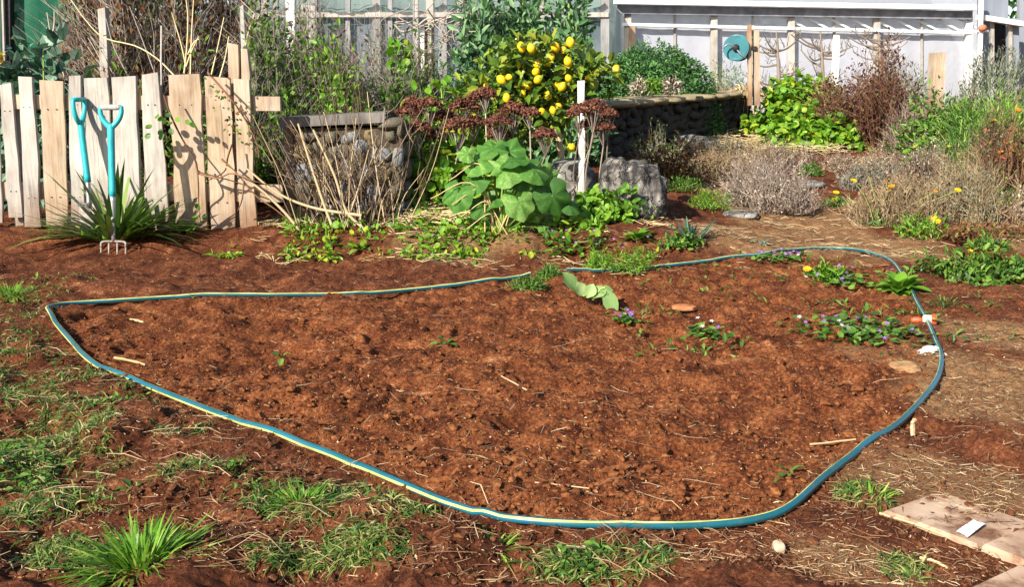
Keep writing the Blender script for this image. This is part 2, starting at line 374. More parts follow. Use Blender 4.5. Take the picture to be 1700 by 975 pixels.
# soil clods and crumbs
def scatter(n, px0, px1, py0, py1, pw=1.0):
    px = rng.uniform(px0, px1, n); py = py0 + (py1 - py0) * rng.random(n) ** pw
    u = (px - 850) / F; v = (487.5 - py) / F; dy = c_ + v * s_; dz = -s_ + v * c_
    t = -CAMH / np.minimum(dz, -1e-3)
    for _ in range(6):
        zz = tz(u * t, dy * t); t = (zz - CAMH) / np.minimum(dz, -1e-3)
    return u * t, dy * t, px, py
soilA = plain('crumbled_red_soil', [(0, (.04, .014, .009)), (.5, (.155, .053, .019)), (1, (.33, .14, .055))], 60, .95, .1, .5, .004)
soilB = plain('dark_soil', [(0, (.03, .013, .009)), (.5, (.11, .042, .019)), (1, (.23, .10, .046))], 60, .95, .1, .5, .004)
def clods():
    x, y, px, py = scatter(19000, -10, 1710, 440, 975, 1.0)
    bm = bedmask(x, y); s = np.minimum(.0033 * np.exp(.6 * rng.normal(size=len(x))), .016) * np.where(bm > .5, 1, .7)
    for nm, k, m, lb in (('soil_clods', bm > .5, soilA, 'loose crumbs and clods of red tilled soil inside the hose loop'), ('dark_soil_clods', bm <= .5, soilB, 'dark crumbs of soil scattered outside the hose loop')):
        g = Geo(); lumps(g, np.stack([x[k], y[k], hfull(x[k], y[k]) + s[k] * .3], 1), s[k], .2, .75); g.build(nm, m, kind='stuff', label=lb, category='soil')
clods()

# ------------------------------------------------------------------ garden hose
HL = spline(np.vstack([HXY, HXY[:1] + [[-.01, .0]]])[:, :2] if False else np.hstack([HXY, np.zeros((len(HXY), 1))]), 700)
hz = hfull(HL[:, 0], HL[:, 1]); k = np.exp(-np.linspace(-2, 2, 81) ** 2); k /= k.sum()
hz = np.maximum(np.convolve(np.pad(hz, 40, 'edge'), k, 'valid') + .003, hz - .011)
HR = .0095
HL[:, 2] = hz + HR * .95
HL[:, 2] = np.convolve(np.pad(HL[:, 2], 12, 'edge'), np.ones(25) / 25, 'valid')
HL[:, 2] = np.maximum(HL[:, 2], np.convolve(np.pad(np.maximum.reduce([np.roll(hfull(HL[:, 0], HL[:, 1]), k_) for k_ in (-3, -2, -1, 0, 1, 2, 3)]), 4, 'edge'), np.ones(9) / 9, 'valid') + HR * .1)
# the stretch near the lawn edge is half buried
sb = np.exp(-((np.arange(700) / 699 * (len(HXY) - 1) - 18.5) / .35) ** 2); HL[:, 2] -= sb * .003
def hose():
    o = thing('garden_hose', 'blue-green garden hose with pale yellow stripes looped round the bare soil', 'hose', HL[350])
    m, nt, b = mat('hose_rubber', .32, .5)
    n = noise(nt, 3.0, 4, .6, tco(nt)); r = ramp(nt, [(0, (.004, .035, .04)), (.45, (.008, .095, .125)), (.62, (.012, .13, .20)), (1, (.02, .20, .24))]); nt.links.new(n.outputs[0], r.inputs[0])
    d = noise(nt, 40, 4, .7, tco(nt)); df = mth(nt, 'MULTIPLY', mth(nt, 'SUBTRACT', d.outputs[0], .52), 3.0, True)
    nt.links.new(mixc(nt, mth(nt, 'MULTIPLY', df, .6), r.outputs[0], (.16, .06, .03)), b.inputs['Base Color'])
    g = Geo(); tubes(g, HL, HR, 12); g.build('hose_tube', m, o, True)
    ms = plain('hose_stripe', [(0, (.22, .17, .06)), (.4, (.42, .40, .11)), (.6, (.58, .56, .17)), (1, (.64, .64, .32))], 14, .5, .4)
    T = nrm(np.gradient(HL, axis=0)); A = nrm(np.cross(T, [0, 0, 1.0])); B = np.cross(A, T)
    u = np.arange(700) / 699 * (len(HXY) - 1)
    for kk, (off, hw) in enumerate(((0, 1.0), (2.3, .8), (4.2, .8))):
        # angle from straight up, turning slowly along the hose
        ang = np.interp(u, [0, 8, 11, 15, 19, 22, 25, 28, 31, 40, 47], [-.55, -.6, 1.5, 1.75, 1.6, .9, .3, -.35, -.5, -.7, -.5]) + off
        hw = hw * np.interp(u, [0, 8, 11, 19, 24, 27, 30, 36, 40, 47], [.28, .30, .30, .36, .26, .16, .10, .10, .12, .25])
        V = []
        for da in np.linspace(-1, 1, 4)[:, None] * hw[None]: V.append(HL + (B * np.cos(ang + da)[:, None] + A * np.sin(ang + da)[:, None]) * HR * 1.035)
        V = np.stack(V, 1); i = (np.arange(699)[:, None] * 4 + np.arange(3)[None]).ravel()
        g = Geo().add(V, None, np.stack([i, i + 1, i + 5, i + 4], 1)); g.build('stripe', ms, o, True)
hose()
# ------------------------------------------------------------------ materials of wood, stone, metal, plastic
M_pale = woodmat('weathered_pale_timber', (.16, .14, .125), (.36, .33, .295), (.57, .54, .50))
M_warm = woodmat('weathered_warm_timber', (.16, .10, .06), (.37, .27, .18), (.55, .45, .34))
M_grey = woodmat('grey_weathered_timber', (.16, .14, .13), (.36, .33, .30), (.56, .53, .49), False)
M_brown = woodmat('brown_timber', (.16, .09, .05), (.38, .24, .14), (.55, .40, .26), False)
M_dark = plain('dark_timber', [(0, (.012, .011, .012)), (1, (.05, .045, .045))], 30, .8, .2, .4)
M_white = plain('white_paint', [(0, (.50, .48, .44)), (.4, (.72, .71, .68)), (1, (.82, .82, .80))], 9, .6, .3, .15, .003, (1, 1, .4), 5)
M_turq = plain('turquoise_plastic', [(0, (.010, .24, .27)), (.5, (.016, .38, .42)), (1, (.04, .48, .52))], 8, .38, .5)
M_steel = plain('worn_steel', [(0, (.22, .22, .23)), (.6, (.50, .51, .53)), (1, (.62, .63, .65))], 25, .38, .5, .2, .002, (1, 1, .3), 0, .75)
M_stone = plain('river_stone', [(0, (.035, .03, .021)), (.4, (.10, .087, .063)), (.7, (.18, .16, .118)), (1, (.34, .31, .24))], 7, .85, .2, .7, .01, (1, 1, 1), 9)  # pier stones darkened: their shade is put into the colour
M_stone2 = plain('grey_blue_stone', [(0, (.07, .07, .075)), (.5, (.18, .185, .19)), (1, (.34, .35, .36))], 6, .8, .2, .4, .006, (1, 1, 1), 9)
M_stone3 = plain('ochre_river_stone', [(0, (.06, .04, .02)), (.5, (.18, .135, .07)), (1, (.36, .29, .17))], 7, .85, .2, .7, .01, (1, 1, 1), 9)
M_mortar = plain('old_mortar', [(0, (.02, .016, .012)), (.5, (.07, .056, .04)), (1, (.16, .13, .09))], 26, .95, .1, .9, .012)  # mortar tone lowered to stand for shade on the pier
M_wstone = plain('dark_wall_stone', [(0, (.014, .013, .012)), (.45, (.05, .044, .038)), (.75, (.12, .105, .088)), (1, (.26, .23, .19))], 8, .9, .15, .8, .02, (1, 1, 1), 9)
M_cap = plain('mossy_capping', [(0, (.08, .07, .06)), (.35, (.24, .20, .15)), (.55, (.33, .27, .17)), (.7, (.30, .22, .04)), (1, (.50, .45, .36))], 7, .9, .15, .7, .02)
M_boul = plain('lichened_boulder', [(0, (.035, .033, .03)), (.4, (.12, .112, .10)), (.62, (.24, .23, .21)), (.8, (.38, .365, .335)), (1, (.58, .56, .52))], 9, .9, .15, .9, .015)
M_boul2 = plain('dark_ridged_boulder', [(0, (.010, .010, .010)), (.4, (.05, .046, .044)), (.6, (.17, .155, .14)), (.8, (.36, .34, .31)), (1, (.52, .50, .47))], 9, .88, .15, .9, .012, (2.2, 2.2, .5))
M_slab = plain('sandstone_paver', [(0, (.17, .085, .05)), (.35, (.35, .22, .145)), (.65, (.50, .355, .25)), (1, (.60, .45, .33))], 7, .9, .15, .5, .006, (1, 1, 1), 7)
M_film = None
def sheetmat(name, col, alpha, tr=.5, rough=.5):
    m, nt, b = mat(name, rough, .3)
    n = noise(nt, 1.6, 5, .65, tco(nt, (1, 1, .35)))
    c = mixc(nt, mth(nt, 'MULTIPLY', n.outputs[0], .55), col, tuple(v * .6 for v in col)); nt.links.new(c, b.inputs['Base Color'])
    t = nt.nodes.new('ShaderNodeBsdfTranslucent'); nt.links.new(c, t.inputs[0]); a = nt.nodes.new('ShaderNodeBsdfTransparent')
    s1 = nt.nodes.new('ShaderNodeMixShader'); s1.inputs[0].default_value = tr; nt.links.new(b.outputs[0], s1.inputs[1]); nt.links.new(t.outputs[0], s1.inputs[2])
    s2 = nt.nodes.new('ShaderNodeMixShader'); nt.links.new(mth(nt, 'ADD', mth(nt, 'MULTIPLY', n.outputs[0], .3), alpha - .15, True), s2.inputs[0]); nt.links.new(a.outputs[0], s2.inputs[1]); nt.links.new(s1.outputs[0], s2.inputs[2])
    nt.links.new(s2.outputs[0], nt.nodes['Material Output'].inputs[0]); return m

# ------------------------------------------------------------------ paling fence
YF = 6.24
def quadboard(g, A, B, C, D, th, nrm_=(0, -1, 0), nseg=7, jit=.003, topjit=.006):   # front corners: top-left, top-right, bottom-left, bottom-right
    A, B, C, D = map(np.asarray, (A, B, C, D)); n = np.array(nrm_, float); rows = []
    warp = rng.normal() * .004
    for i in range(nseg + 1):
        t = i / nseg; l = A + (C - A) * t; r = B + (D - B) * t; s = nrm(r - l)
        l = l + s * rng.normal() * jit; r = r + s * rng.normal() * jit
        if i == 0: l = l + [0, 0, rng.normal() * topjit]; r = r + [0, 0, rng.normal() * topjit]
        wv = n * warp * math.sin(t * 3.1) * 2
        rows.append((l + wv + s * .003, r + wv - s * .003, r - n * .004 + s * 0, r - n * th, l - n * th, l - n * .004))
    V = np.array(rows).reshape(-1, 3); Q = []; 
    for i in range(nseg):
        for j in range(6): a = i * 6 + j; b = i * 6 + (j + 1) % 6; Q.append((a, a + 6, b + 6, b))
    T = []
    for b0, fl in ((0, 0), (nseg * 6, 1)):
        for j in range(1, 5): T.append((b0, b0 + j + 1, b0 + j) if fl else (b0, b0 + j, b0 + j + 1))
    g.add(V, T, Q); return g
PAL = [(-24, -6, 140, -14, 4, 362), (-2, 20, 141, 14, 37, 353), (29, 56, 129, 42, 69, 369), (65, 105, 134, 76, 113, 366), (112, 134, 124, 118, 142, 368), (139, 179, 127, 150, 192, 372), (185, 226, 127, 193, 236, 374),
       (234, 263, 122, 243, 282, 375), (280, 332, 122, 292, 345, 376), (339, 382, 127, 350, 392, 378), (387, 414, 132, 399, 427, 383)]
PALM = [M_pale, M_pale, M_pale, M_warm, M_pale, M_pale, M_pale, M_pale, M_warm, M_warm, M_warm]
def fence():
    o = thing('paling_fence', 'low fence of pale weathered wooden palings with gaps between', 'fence', at(210, 372, YF))
    for (a, b, yt, c, d, yb), m in zip(PAL, PALM):
        y = YF + rng.normal() * .006
        g = quadboard(Geo(), at(a, yt, y), at(b, yt, y), at(c, yb + 8, y), at(d, yb + 8, y), .02)
        p = g.build('paling', m, o)
        p2 = Geo()
        for f in (.2, .83):
            for q in (.3, .68):
                l = at(a, yt, y) * (1 - f) + at(c, yb, y) * f; r = at(b, yt, y) * (1 - f) + at(d, yb, y) * f
                tubes(p2, np.array([l * (1 - q) + r * q + [0, .005, 0], l * (1 - q) + r * q + [0, -.003, 0]]), .004, 6, cap=True)
        p2.build('nail', M_dark, p)
    for z0, e in ((172, 466), (319, 470)):
        g = Geo(); bar(g, at(-60, z0 - 4, YF + .045), at(e, z0 + (0 if z0 < 200 else 2), YF + .045), .035, .085 if z0 < 200 else .105); g.build('rail', M_warm, o)
    for a, b, yt in ((379, 396, 74), (400, 412, 80), (20, 36, 175)):
        g = quadboard(Geo(), at(a, yt, YF + .07), at(b, yt, YF + .07), at(a + 4, 378, YF + .07), at(b + 4, 378, YF + .07), .05); g.build('post', M_warm if a > 100 else M_pale, o)
fence()

# ------------------------------------------------------------------ garden tools
def ringpath(pts, n=40): return spline(np.array(pts), n)
M_tine = plain('soil_stained_steel', [(0, (.10, .05, .03)), (.5, (.22, .19, .17)), (1, (.40, .38, .36))], 30, .6, .4, .3, .003, (1, 1, 1), 0, .4)
def fork():
    b = G(188, 428); Yb = b[1]; ob = thing('garden_fork', 'turquoise D-handled garden fork standing upright in front of the strappy clump', 'fork', b)
    lean = lambda px, py: at(px, py, Yb + .10 * (428 - py) / 250.)
    g = Geo(); P = spline([lean(184, 206), lean(185, 250), lean(187, 326)], 16); tubes(g, P, np.linspace(.021, .0185, 16), 14, cap=True); g.build('shaft', M_turq, ob, True)
    for sgn in (-1, 1):
        g = Geo(); P = spline([lean(184, 212), lean(184 + 6 * sgn, 207), lean(184 + 14 * sgn, 197), lean(184 + 17.5 * sgn, 186), lean(184 + 17 * sgn, 176)], 18)
        tubes(g, P, np.linspace(.017, .0125, 18), 10, cap=True); g.build('handle_arm', M_turq, ob, True)
    g = Geo(); tubes(g, np.array([lean(167, 178), lean(175, 178), lean(193, 178), lean(201, 178)]), [.013, .016, .016, .013], 12, cap=True); g.build('grip', M_grey, ob, True)
    g = Geo(); tubes(g, spline([lean(187, 324), lean(188, 360), lean(188.5, 402)], 8), np.linspace(.0175, .0105, 8), 12, cap=True); g.build('socket', M_steel, ob, True)
    xs = (168, 181, 195, 209)
    g = Geo(); tubes(g, spline([lean(168, 411), lean(170, 402), lean(188, 401), lean(207, 402), lean(209, 411)], 20), .0075, 8, cap=True); g.build('head', M_tine, ob, True)
    for x in xs:
        g = Geo(); tubes(g, np.array([lean(x, 403), lean(x, 420), lean(x, 436), lean(x, 466)]), [.0065, .0065, .006, .003], 6, cap=True); g.build('tine', M_tine, ob, True)
fork()
def spade():
    Y = YF - .16; b = at(147, 378, Y); ob = thing('garden_spade', 'turquoise garden spade leaning on the palings behind the strappy clump', 'spade', b)
    pt = lambda px, py: at(px, py, Y + .09 * (360 - py) / 200.)
    g = Geo(); tubes(g, spline([pt(133.5, 200), pt(138, 240), pt(146, 302)], 14), .019, 12, cap=True); g.build('shaft', M_turq, ob, True)
    for sgn, dy in ((-1, -.06), (1, .06)):
        P = spline([pt(133, 206), pt(132.5 + .8 * sgn, 196) + [0, dy * .7, 0], pt(131.5 + 2.2 * sgn, 180) + [0, dy, 0], pt(131 + 2.4 * sgn, 164) + [0, dy, 0]], 14)
        g = Geo(); tubes(g, P, np.linspace(.0165, .012, 14), 10, cap=True); g.build('handle_arm', M_turq, ob, True)
    g = Geo(); tubes(g, np.array([pt(128.6, 165) + [0, -.065, 0], pt(133.4, 165) + [0, .065, 0]]), .014, 12, cap=True); g.build('grip', M_turq, ob, True)
    g = Geo(); tubes(g, spline([pt(146, 300), pt(147, 320), pt(148, 345)], 6), .015, 10, cap=True); g.build('socket', M_steel, ob, True)
    g = Geo(); quadboard(g, pt(130, 338), pt(166, 338), pt(133, 392), pt(163, 392), .004); g.build('blade', M_tine, ob)
spade()
def pole(name, label, a, b, r0, r1, m, cat='stake', S=8, group=None):
    P = np.linspace(a, b, 6); P[1:-1] += rng.normal(size=(4, 3)) * r0 * .25
    g = Geo(); tubes(g, P, np.linspace(r0, r1, 6), S, cap=True); return g.build(name, m, None, True, origin=a, label=label, category=cat, group=group)
def plank(name, label, px0, px1, yt, yb, Y, th, m, cat='post', slant=0):
    c3, d3 = at(px0 + slant, yb, Y), at(px1 + slant, yb, Y); zb = min(c3[2], float(tz(c3[0], Y)) - .06); c3[2] = zb; d3[2] = zb
    g = quadboard(Geo(), at(px0, yt, Y), at(px1, yt, Y), c3, d3, th, nseg=6)
    return g.build(name, m, None, origin=at((px0 + px1) / 2 + slant, yb, Y), label=label, category=cat)
pole('cane_stake', 'straight pale thin stake rising above the palings', at(266, 330, 6.33), at(268, 42, 6.33), .007, .0055, M_grey)
plank('timber_post', 'pale post in the brown hedge behind the palings', 161, 174, 13, 140, 8.3, .08, M_pale, slant=3)
plank('timber_post', 'slim pale post above the right end of the paling fence', 397, 404, 9, 120, 8.0, .06, M_pale)
plank('timber_post', 'wide white post with two bolt holes behind the twiggy tangle', 473, 489, -20, 140, 11.2, .1, M_white)
plank('timber_post', 'tall weathered post draped with bare vine in the middle', 708, 720, -20, 170, 9.6, .09, M_grey)
plank('garden_stake', 'short white stake beside the vine-draped post', 698, 704, 54, 160, 9.4, .03, M_white, 'stake')
plank('garden_stake', 'black stake against the vine-draped post', 704, 709, 34, 165, 9.5, .04, M_dark, 'stake')
plank('garden_stake', 'black stake right of the vine-draped post', 767, 774, 26, 165, 9.4, .05, M_dark, 'stake')
plank('garden_stake', 'thin dark stake in the tall bean plants', 824, 831, 30, 165, 9.6, .05, M_dark, 'stake', 2)
b_ = at(480, 39, 11.19); g = Geo(); tubes(g, np.array([b_ + [-.05, .02, 0], b_ + [-.05, -.004, 0]]), .022, 8, cap=True); tubes(g, np.array([b_ + [.0, .02, .004], b_ + [.0, -.004, .004]]), .022, 8, cap=True)
g.build('bolt_hole', M_dark, bpy.data.objects['timber_post.002'])
M_stake = plain('chalky_white_paint', [(0, (.22, .20, .18)), (.35, (.46, .44, .42)), (.6, (.62, .61, .60)), (1, (.72, .72, .71))], 16, .8, .2, .3, .003, (1, 1, .25), 5)
plank('white_stake', 'white painted stake standing behind the grey boulder', 960, 971.5, 134, 300, 7.0, .02, M_stake, 'stake')
plank('timber_post', 'thick short wooden post on the right beside grey lavender', 1551, 1571, 86, 172, 10.5, .14, M_warm)
plank('timber_post', 'white post in front of the greenhouse right of the espalier trees', 1386, 1394, 58, 150, 13.0, .08, M_white)

# ------------------------------------------------------------------ stone pier
_BX = None
def rbox():      # rounded stone, shared
    out = []
    for s in range(5):
        V, Fc = icosub(1); r = np.random.default_rng(s); V = np.sign(V) * np.abs(V) ** .62; V = V * (1 + r.normal(size=(len(V), 1)) * .055)
        out.append(Geo().add(V, Fc, None, .5).mesh('stone', True))
    return out
STM = rbox()
def stone_inst(i, parent, c, sx, sy, sz, m, rz=0, ry=0, name='stone'):
    me = STM[i % 5]
    o = bpy.data.objects.new(name, me); scn.collection.objects.link(o); o.parent = parent
    if not me.materials: me.materials.append(m)
    o.material_slots[0].link = 'OBJECT'; o.material_slots[0].material = m
    o.location = tuple(np.asarray(c) - parent_world(parent)); o.scale = (sx, sy, sz); o.rotation_euler = (0, ry, rz); return o
M_capw = woodmat('dark_cap_timber', (.03, .027, .025), (.10, .09, .08), (.26, .24, .215), False)
def crack(m, sc):
    nt = m.node_tree; b = nt.nodes['Principled BSDF']; v = nt.nodes.new('ShaderNodeTexVoronoi'); v.feature = 'DISTANCE_TO_EDGE'; v.inputs['Scale'].default_value = sc
    w_ = noise(nt, 6, 4, .6, tco(nt)); mx = nt.nodes.new('ShaderNodeMix'); mx.data_type = 'VECTOR'; mx.inputs[0].default_value = .25; nt.links.new(tco(nt), mx.inputs[4]); nt.links.new(w_.outputs['Color'], mx.inputs[5]); nt.links.new(mx.outputs[1], v.inputs['Vector'])
    f = nt.nodes.new('ShaderNodeMapRange'); f.inputs[2].default_value = .05; nt.links.new(v.outputs['Distance'], f.inputs[0]); src = b.inputs['Base Color'].links[0].from_socket
    nt.links.new(mixc(nt, mth(nt, 'ADD', f.outputs[0], .25, True), (.015, .013, .012), src), b.inputs['Base Color'])
    old = b.inputs['Normal'].links[0].from_node; nb = nt.nodes.new('ShaderNodeBump'); nb.inputs['Strength'].default_value = .8; nb.inputs['Distance'].default_value = .015; nt.links.new(f.outputs[0], nb.inputs['Height']); nt.links.new(old.outputs[0], nb.inputs['Normal']); nt.links.new(nb.outputs[0], b.inputs['Normal'])
crack(M_boul, 7); crack(M_boul2, 9)
def pier():
    Y = 6.5; o = thing('stone_pier', 'squat stone and mortar pier with a timber cap behind the bare canes', 'pier', at(570, 372, Y))
    a = at(492, 380, Y); b = at(668, 212, Y); g = Geo(); box(g, (a[0], Y, a[2] - .1), (b[0], Y + .55, b[2])); g.build('core', M_mortar, o)
    ys = [(222, 24), (250, 32), (284, 34), (318, 34), (350, 32)]
    i = 0
    for r, (yc, hh) in enumerate(ys):
        x = 490
        while x < 664:
            wd = min(rng.uniform(20, 42), 670 - x)
            if wd < 10: break
            c = at(x + wd / 2, yc + rng.normal() * 5, Y + .016 + rng.normal() * .010); s = mpp(Y)
            stone_inst(i, o, c, wd * s * rng.uniform(.4, .53), .045, hh * s * rng.uniform(.36, .54), (M_stone, M_stone, M_stone2, M_stone3)[rng.integers(0, 4)], 0, rng.normal() * .3); i += 1; x += wd
        for yy in (.14, .36):
            c = at(668, yc, Y); stone_inst(i, o, [c[0], Y + yy, c[2]], .045, .1, hh * mpp(Y) * .48, M_stone); i += 1
    g = quadboard(Geo(), at(463, 195, Y - .05), at(640, 187, Y - .05), at(466, 212, Y - .05), at(640, 203, Y - .05), .55, jit=.004); g.build('cap', M_capw, o)
    g = Geo(); box(g, at(470, 380, Y) + [0, .12, -.05], at(486, 212, Y) + [0, .5, 0]); g.build('post', M_brown, o)
    stone_inst(2, o, at(650, 206, Y) + [0, .1, 0], .09, .16, .04, M_stone)
pier()

# ------------------------------------------------------------------ boulders and stones
def boulder(label, px, py, wpx, hpx, dep, m, seed, ridges=0, sub=4, name='boulder', rough=.2):
    b = G(px, py); s = mpp(b[1]); c = b + [0, dep * .6, hpx * s * .40]
    return rock(c, wpx * s / 2, dep, hpx * s * .62, sub, rough, rng.normal() * .3, seed, ridges=ridges).build(name, m, None, True, origin=b, label=label, category='stone')
boulder('light grey lichened boulder at the foot of the white stake', 944, 338, 96, 68, .22, M_boul, 5)
boulder('large dark furrowed boulder right of the white stake', 1052, 368, 116, 100, .24, M_boul2, 9, .03, 5)
boulder('rounded pale stone at the foot of the dark wall', 1156, 256, 60, 28, .28, M_boul, 12, 0, 3, 'stone')
boulder('flat yellowish stone beside the white cloth tie', 1508, 618, 54, 13, .045, plain('ochre_stone', [(0, (.12, .06, .03)), (.5, (.32, .18, .085)), (1, (.55, .38, .21))], 20, .9, .2, .5), 15, 0, 3, 'stone')
boulder('small pale stone on the soil below the front curve of the hose', 1294, 920, 22, 20, .016, plain('pale_pebble', [(0, (.4, .27, .18)), (1, (.66, .5, .36))], 60, .8), 17, 0, 2, 'stone')
boulder('orange brick fragment lying near the drooping pale leaves', 1136, 515, 46, 7, .03, plain('brick_clay', [(0, (.20, .06, .03)), (.5, (.38, .14, .06)), (1, (.5, .24, .12))], 50, .9, .1, .5), 19, 0, 2, 'brick_fragment', .3)
boulder('flat grey edging stone below the dry lavender', 1232, 362, 60, 10, .12, M_boul, 23, 0, 2, 'stone')
boulder('grey edging stone at the end of the straw path', 1345, 312, 50, 12, .14, M_boul, 25, 0, 2, 'stone')

# ------------------------------------------------------------------ dark retaining wall
def rwall():
    A = np.array([.72, 9.6]); B = np.array([3.25, 14.2]); d = nrm(B - A); n = np.array([d[1], -d[0]]); Ln = np.linalg.norm(B - A)
    o = thing('stone_wall', 'dark stone retaining wall with a mossy flat top behind the lavender', 'wall', (*A, tz(*A)))
    zt = lambda t: .80 + (.905 - .80) * t
    P = []; N = 60
    for i in range(N + 1):
        t = i / N; q = A + (B - A) * t
        for k in range(9):
            zz = float(tz(*q)) - .15 + (zt(t) - .03 - float(tz(*q)) + .15) * k / 8; off = .02 + .05 * vn(t * Ln * 5, zz * 9, 4) - .05
            P.append((*(q + n * off), zz))
    i = (np.arange(N)[:, None] * 9 + np.arange(8)[None]).ravel()
    g = Geo().add(P, None, np.stack([i, i + 9, i + 10, i + 1], 1))
    e0 = A - n * .6; e1 = B - n * .6; z0 = float(tz(*A)) - .15
    g.add([(*(A), z0), (*(e0), z0), (*(e0), zt(0) - .03), (*A, zt(0) - .03), (*B, z0), (*e1, z0), (*e1, zt(1) - .03), (*B, zt(1) - .03)], None, [(0, 1, 2, 3), (5, 4, 7, 6), (1, 5, 6, 2)])
    g.build('core', M_wstone, o)
    k = 0
    for row in range(5):
        s = 0
        while s < Ln:
            L = rng.uniform(.07, .36); t = (s + L / 2) / Ln
            if t > 1: break
            q = A + d * (s + L / 2) - n * .022; gz = float(tz(*q)); hh = (zt(t) - .04 - gz) / 5
            stone_inst(k, o, (*(q + n * rng.normal() * .015), gz + hh * (row + .5 + rng.normal() * .18)), L * .52, .05, hh * rng.uniform(.36, .62), M_wstone, math.atan2(d[1], d[0]), rng.normal() * .25); k += 1; s += L
    s = 0
    while s < Ln:
        L = min(rng.uniform(.35, .7), Ln - s + .02); t = (s + L / 2) / Ln; q = A + d * (s + L / 2) - n * .22
        stone_inst(k, o, (*q, zt(t) + .0), L * .5, .36, .045, M_cap, math.atan2(d[1], d[0]), 0, 'capping_stone'); k += 1; s += L
rwall()

# ------------------------------------------------------------------ pavers with the paper label
def dirt(m):
    nt = m.node_tree; b = nt.nodes['Principled BSDF']; src = b.inputs['Base Color'].links[0].from_socket
    n = noise(nt, 7, 6, .7, tco(nt, (1, 1, 1), 'Object', 5)); f = nt.nodes.new('ShaderNodeMapRange'); f.inputs[1].default_value = .49; f.inputs[2].default_value = .60; nt.links.new(n.outputs[0], f.inputs[0])
    n2 = noise(nt, 90, 3, .6, tco(nt)); r = ramp(nt, [(.2, (.07, .03, .018)), (.8, (.26, .12, .065))]); nt.links.new(n2.outputs[0], r.inputs[0])
    nt.links.new(mixc(nt, mth(nt, 'MULTIPLY', f.outputs[0], .9), src, r.outputs[0]), b.inputs['Base Color'])
def paving():
    a = G(1460, 858)[:2]; b = G(1632, 922)[:2]; d = nrm(b - a); n = np.array([-d[1], d[0]])    # n points away from the camera
    o = thing('paving', 'patch of square tan pavers half buried in soil at the lower right', 'paving', (*G(1610, 893)[:2], 0))
    W = .235; me = None; k = 0; dirt(M_slab)
    # top line through (1608,780)
    for row in range(-3, 2):
        for col in range(0, 5):
            if (row, col) in ((-1, 0), (-2, 0), (-3, 0), (-2, 1), (-3, 1)) : continue
            c = a + d * (W * (col + .5) + (.085 if row % 2 else 0)) + n * (W * (row + .5))
            if row == 1 and col < 1: continue
            g = Geo(); h = W / 2 - .004; z = .013 + rng.normal() * .0025; tl = rng.normal(size=2) * .006
            pts = []
            for zz, ins in ((-.05, 0), (z - .006, 0), (z, .006)):
                for sx, sy in ((-1, -1), (1, -1), (1, 1), (-1, 1)):
                    q = c + d * sx * (h - ins) + n * sy * (h - ins) + rng.normal(size=2) * .0012
                    pts.append((*q, zz + tl[0] * sx * .5 + tl[1] * sy * .5))
            Q = [(8, 9, 10, 11)] + [(l * 4 + i, l * 4 + (i + 1) % 4, l * 4 + 4 + (i + 1) % 4, l * 4 + 4 + i) for l in (0, 1) for i in range(4)]
            g.add(pts, None, Q); g.build('paver', M_slab, o); k += 1
    # the printed paper label
    m, nt, bs = mat('printed_label', .6, .3); v = tco(nt, (1, 1, 1), 'Object')
    ch = nt.nodes.new('ShaderNodeTexVoronoi'); ch.inputs['Scale'].default_value = 120; nt.links.new(v, ch.inputs['Vector'])
    kf = mth(nt, 'MULTIPLY', mth(nt, 'LESS_THAN', ch.outputs['Distance'], .38), mth(nt, 'GREATER_THAN', noise(nt, 45, 2, .5, v).outputs[0], .5))
    nt.links.new(mixc(nt, mth(nt, 'MULTIPLY', kf, .7), (.82, .82, .84), (.12, .12, .16)), bs.inputs['Base Color'])
    cs = [G(1586, 899), G(1605, 908), G(1634, 886), G(1615, 879)]
    V = [];
    for i in range(4):
        for j in range(4):
            u, w_ = i / 3, j / 3; p = (cs[0] * (1 - u) + cs[1] * u) * (1 - w_) + (cs[3] * (1 - u) + cs[2] * u) * w_
            V.append((p[0], p[1], .0215 + .0012 * math.sin(5 * u + 3 * w_)))
    Q = [(i * 4 + j, i * 4 + j + 4, i * 4 + j + 5, i * 4 + j + 1) for i in range(3) for j in range(3)]
    VV = np.array(V); g = Geo().add(VV, None, Q); g.add(VV - [0, 0, .0006], None, [q[::-1] for q in Q])
    g.build('paper_label', m, origin=(*np.mean(cs, 0)[:2], .02), label='small white printed label lying on a paver', category='label')
paving()

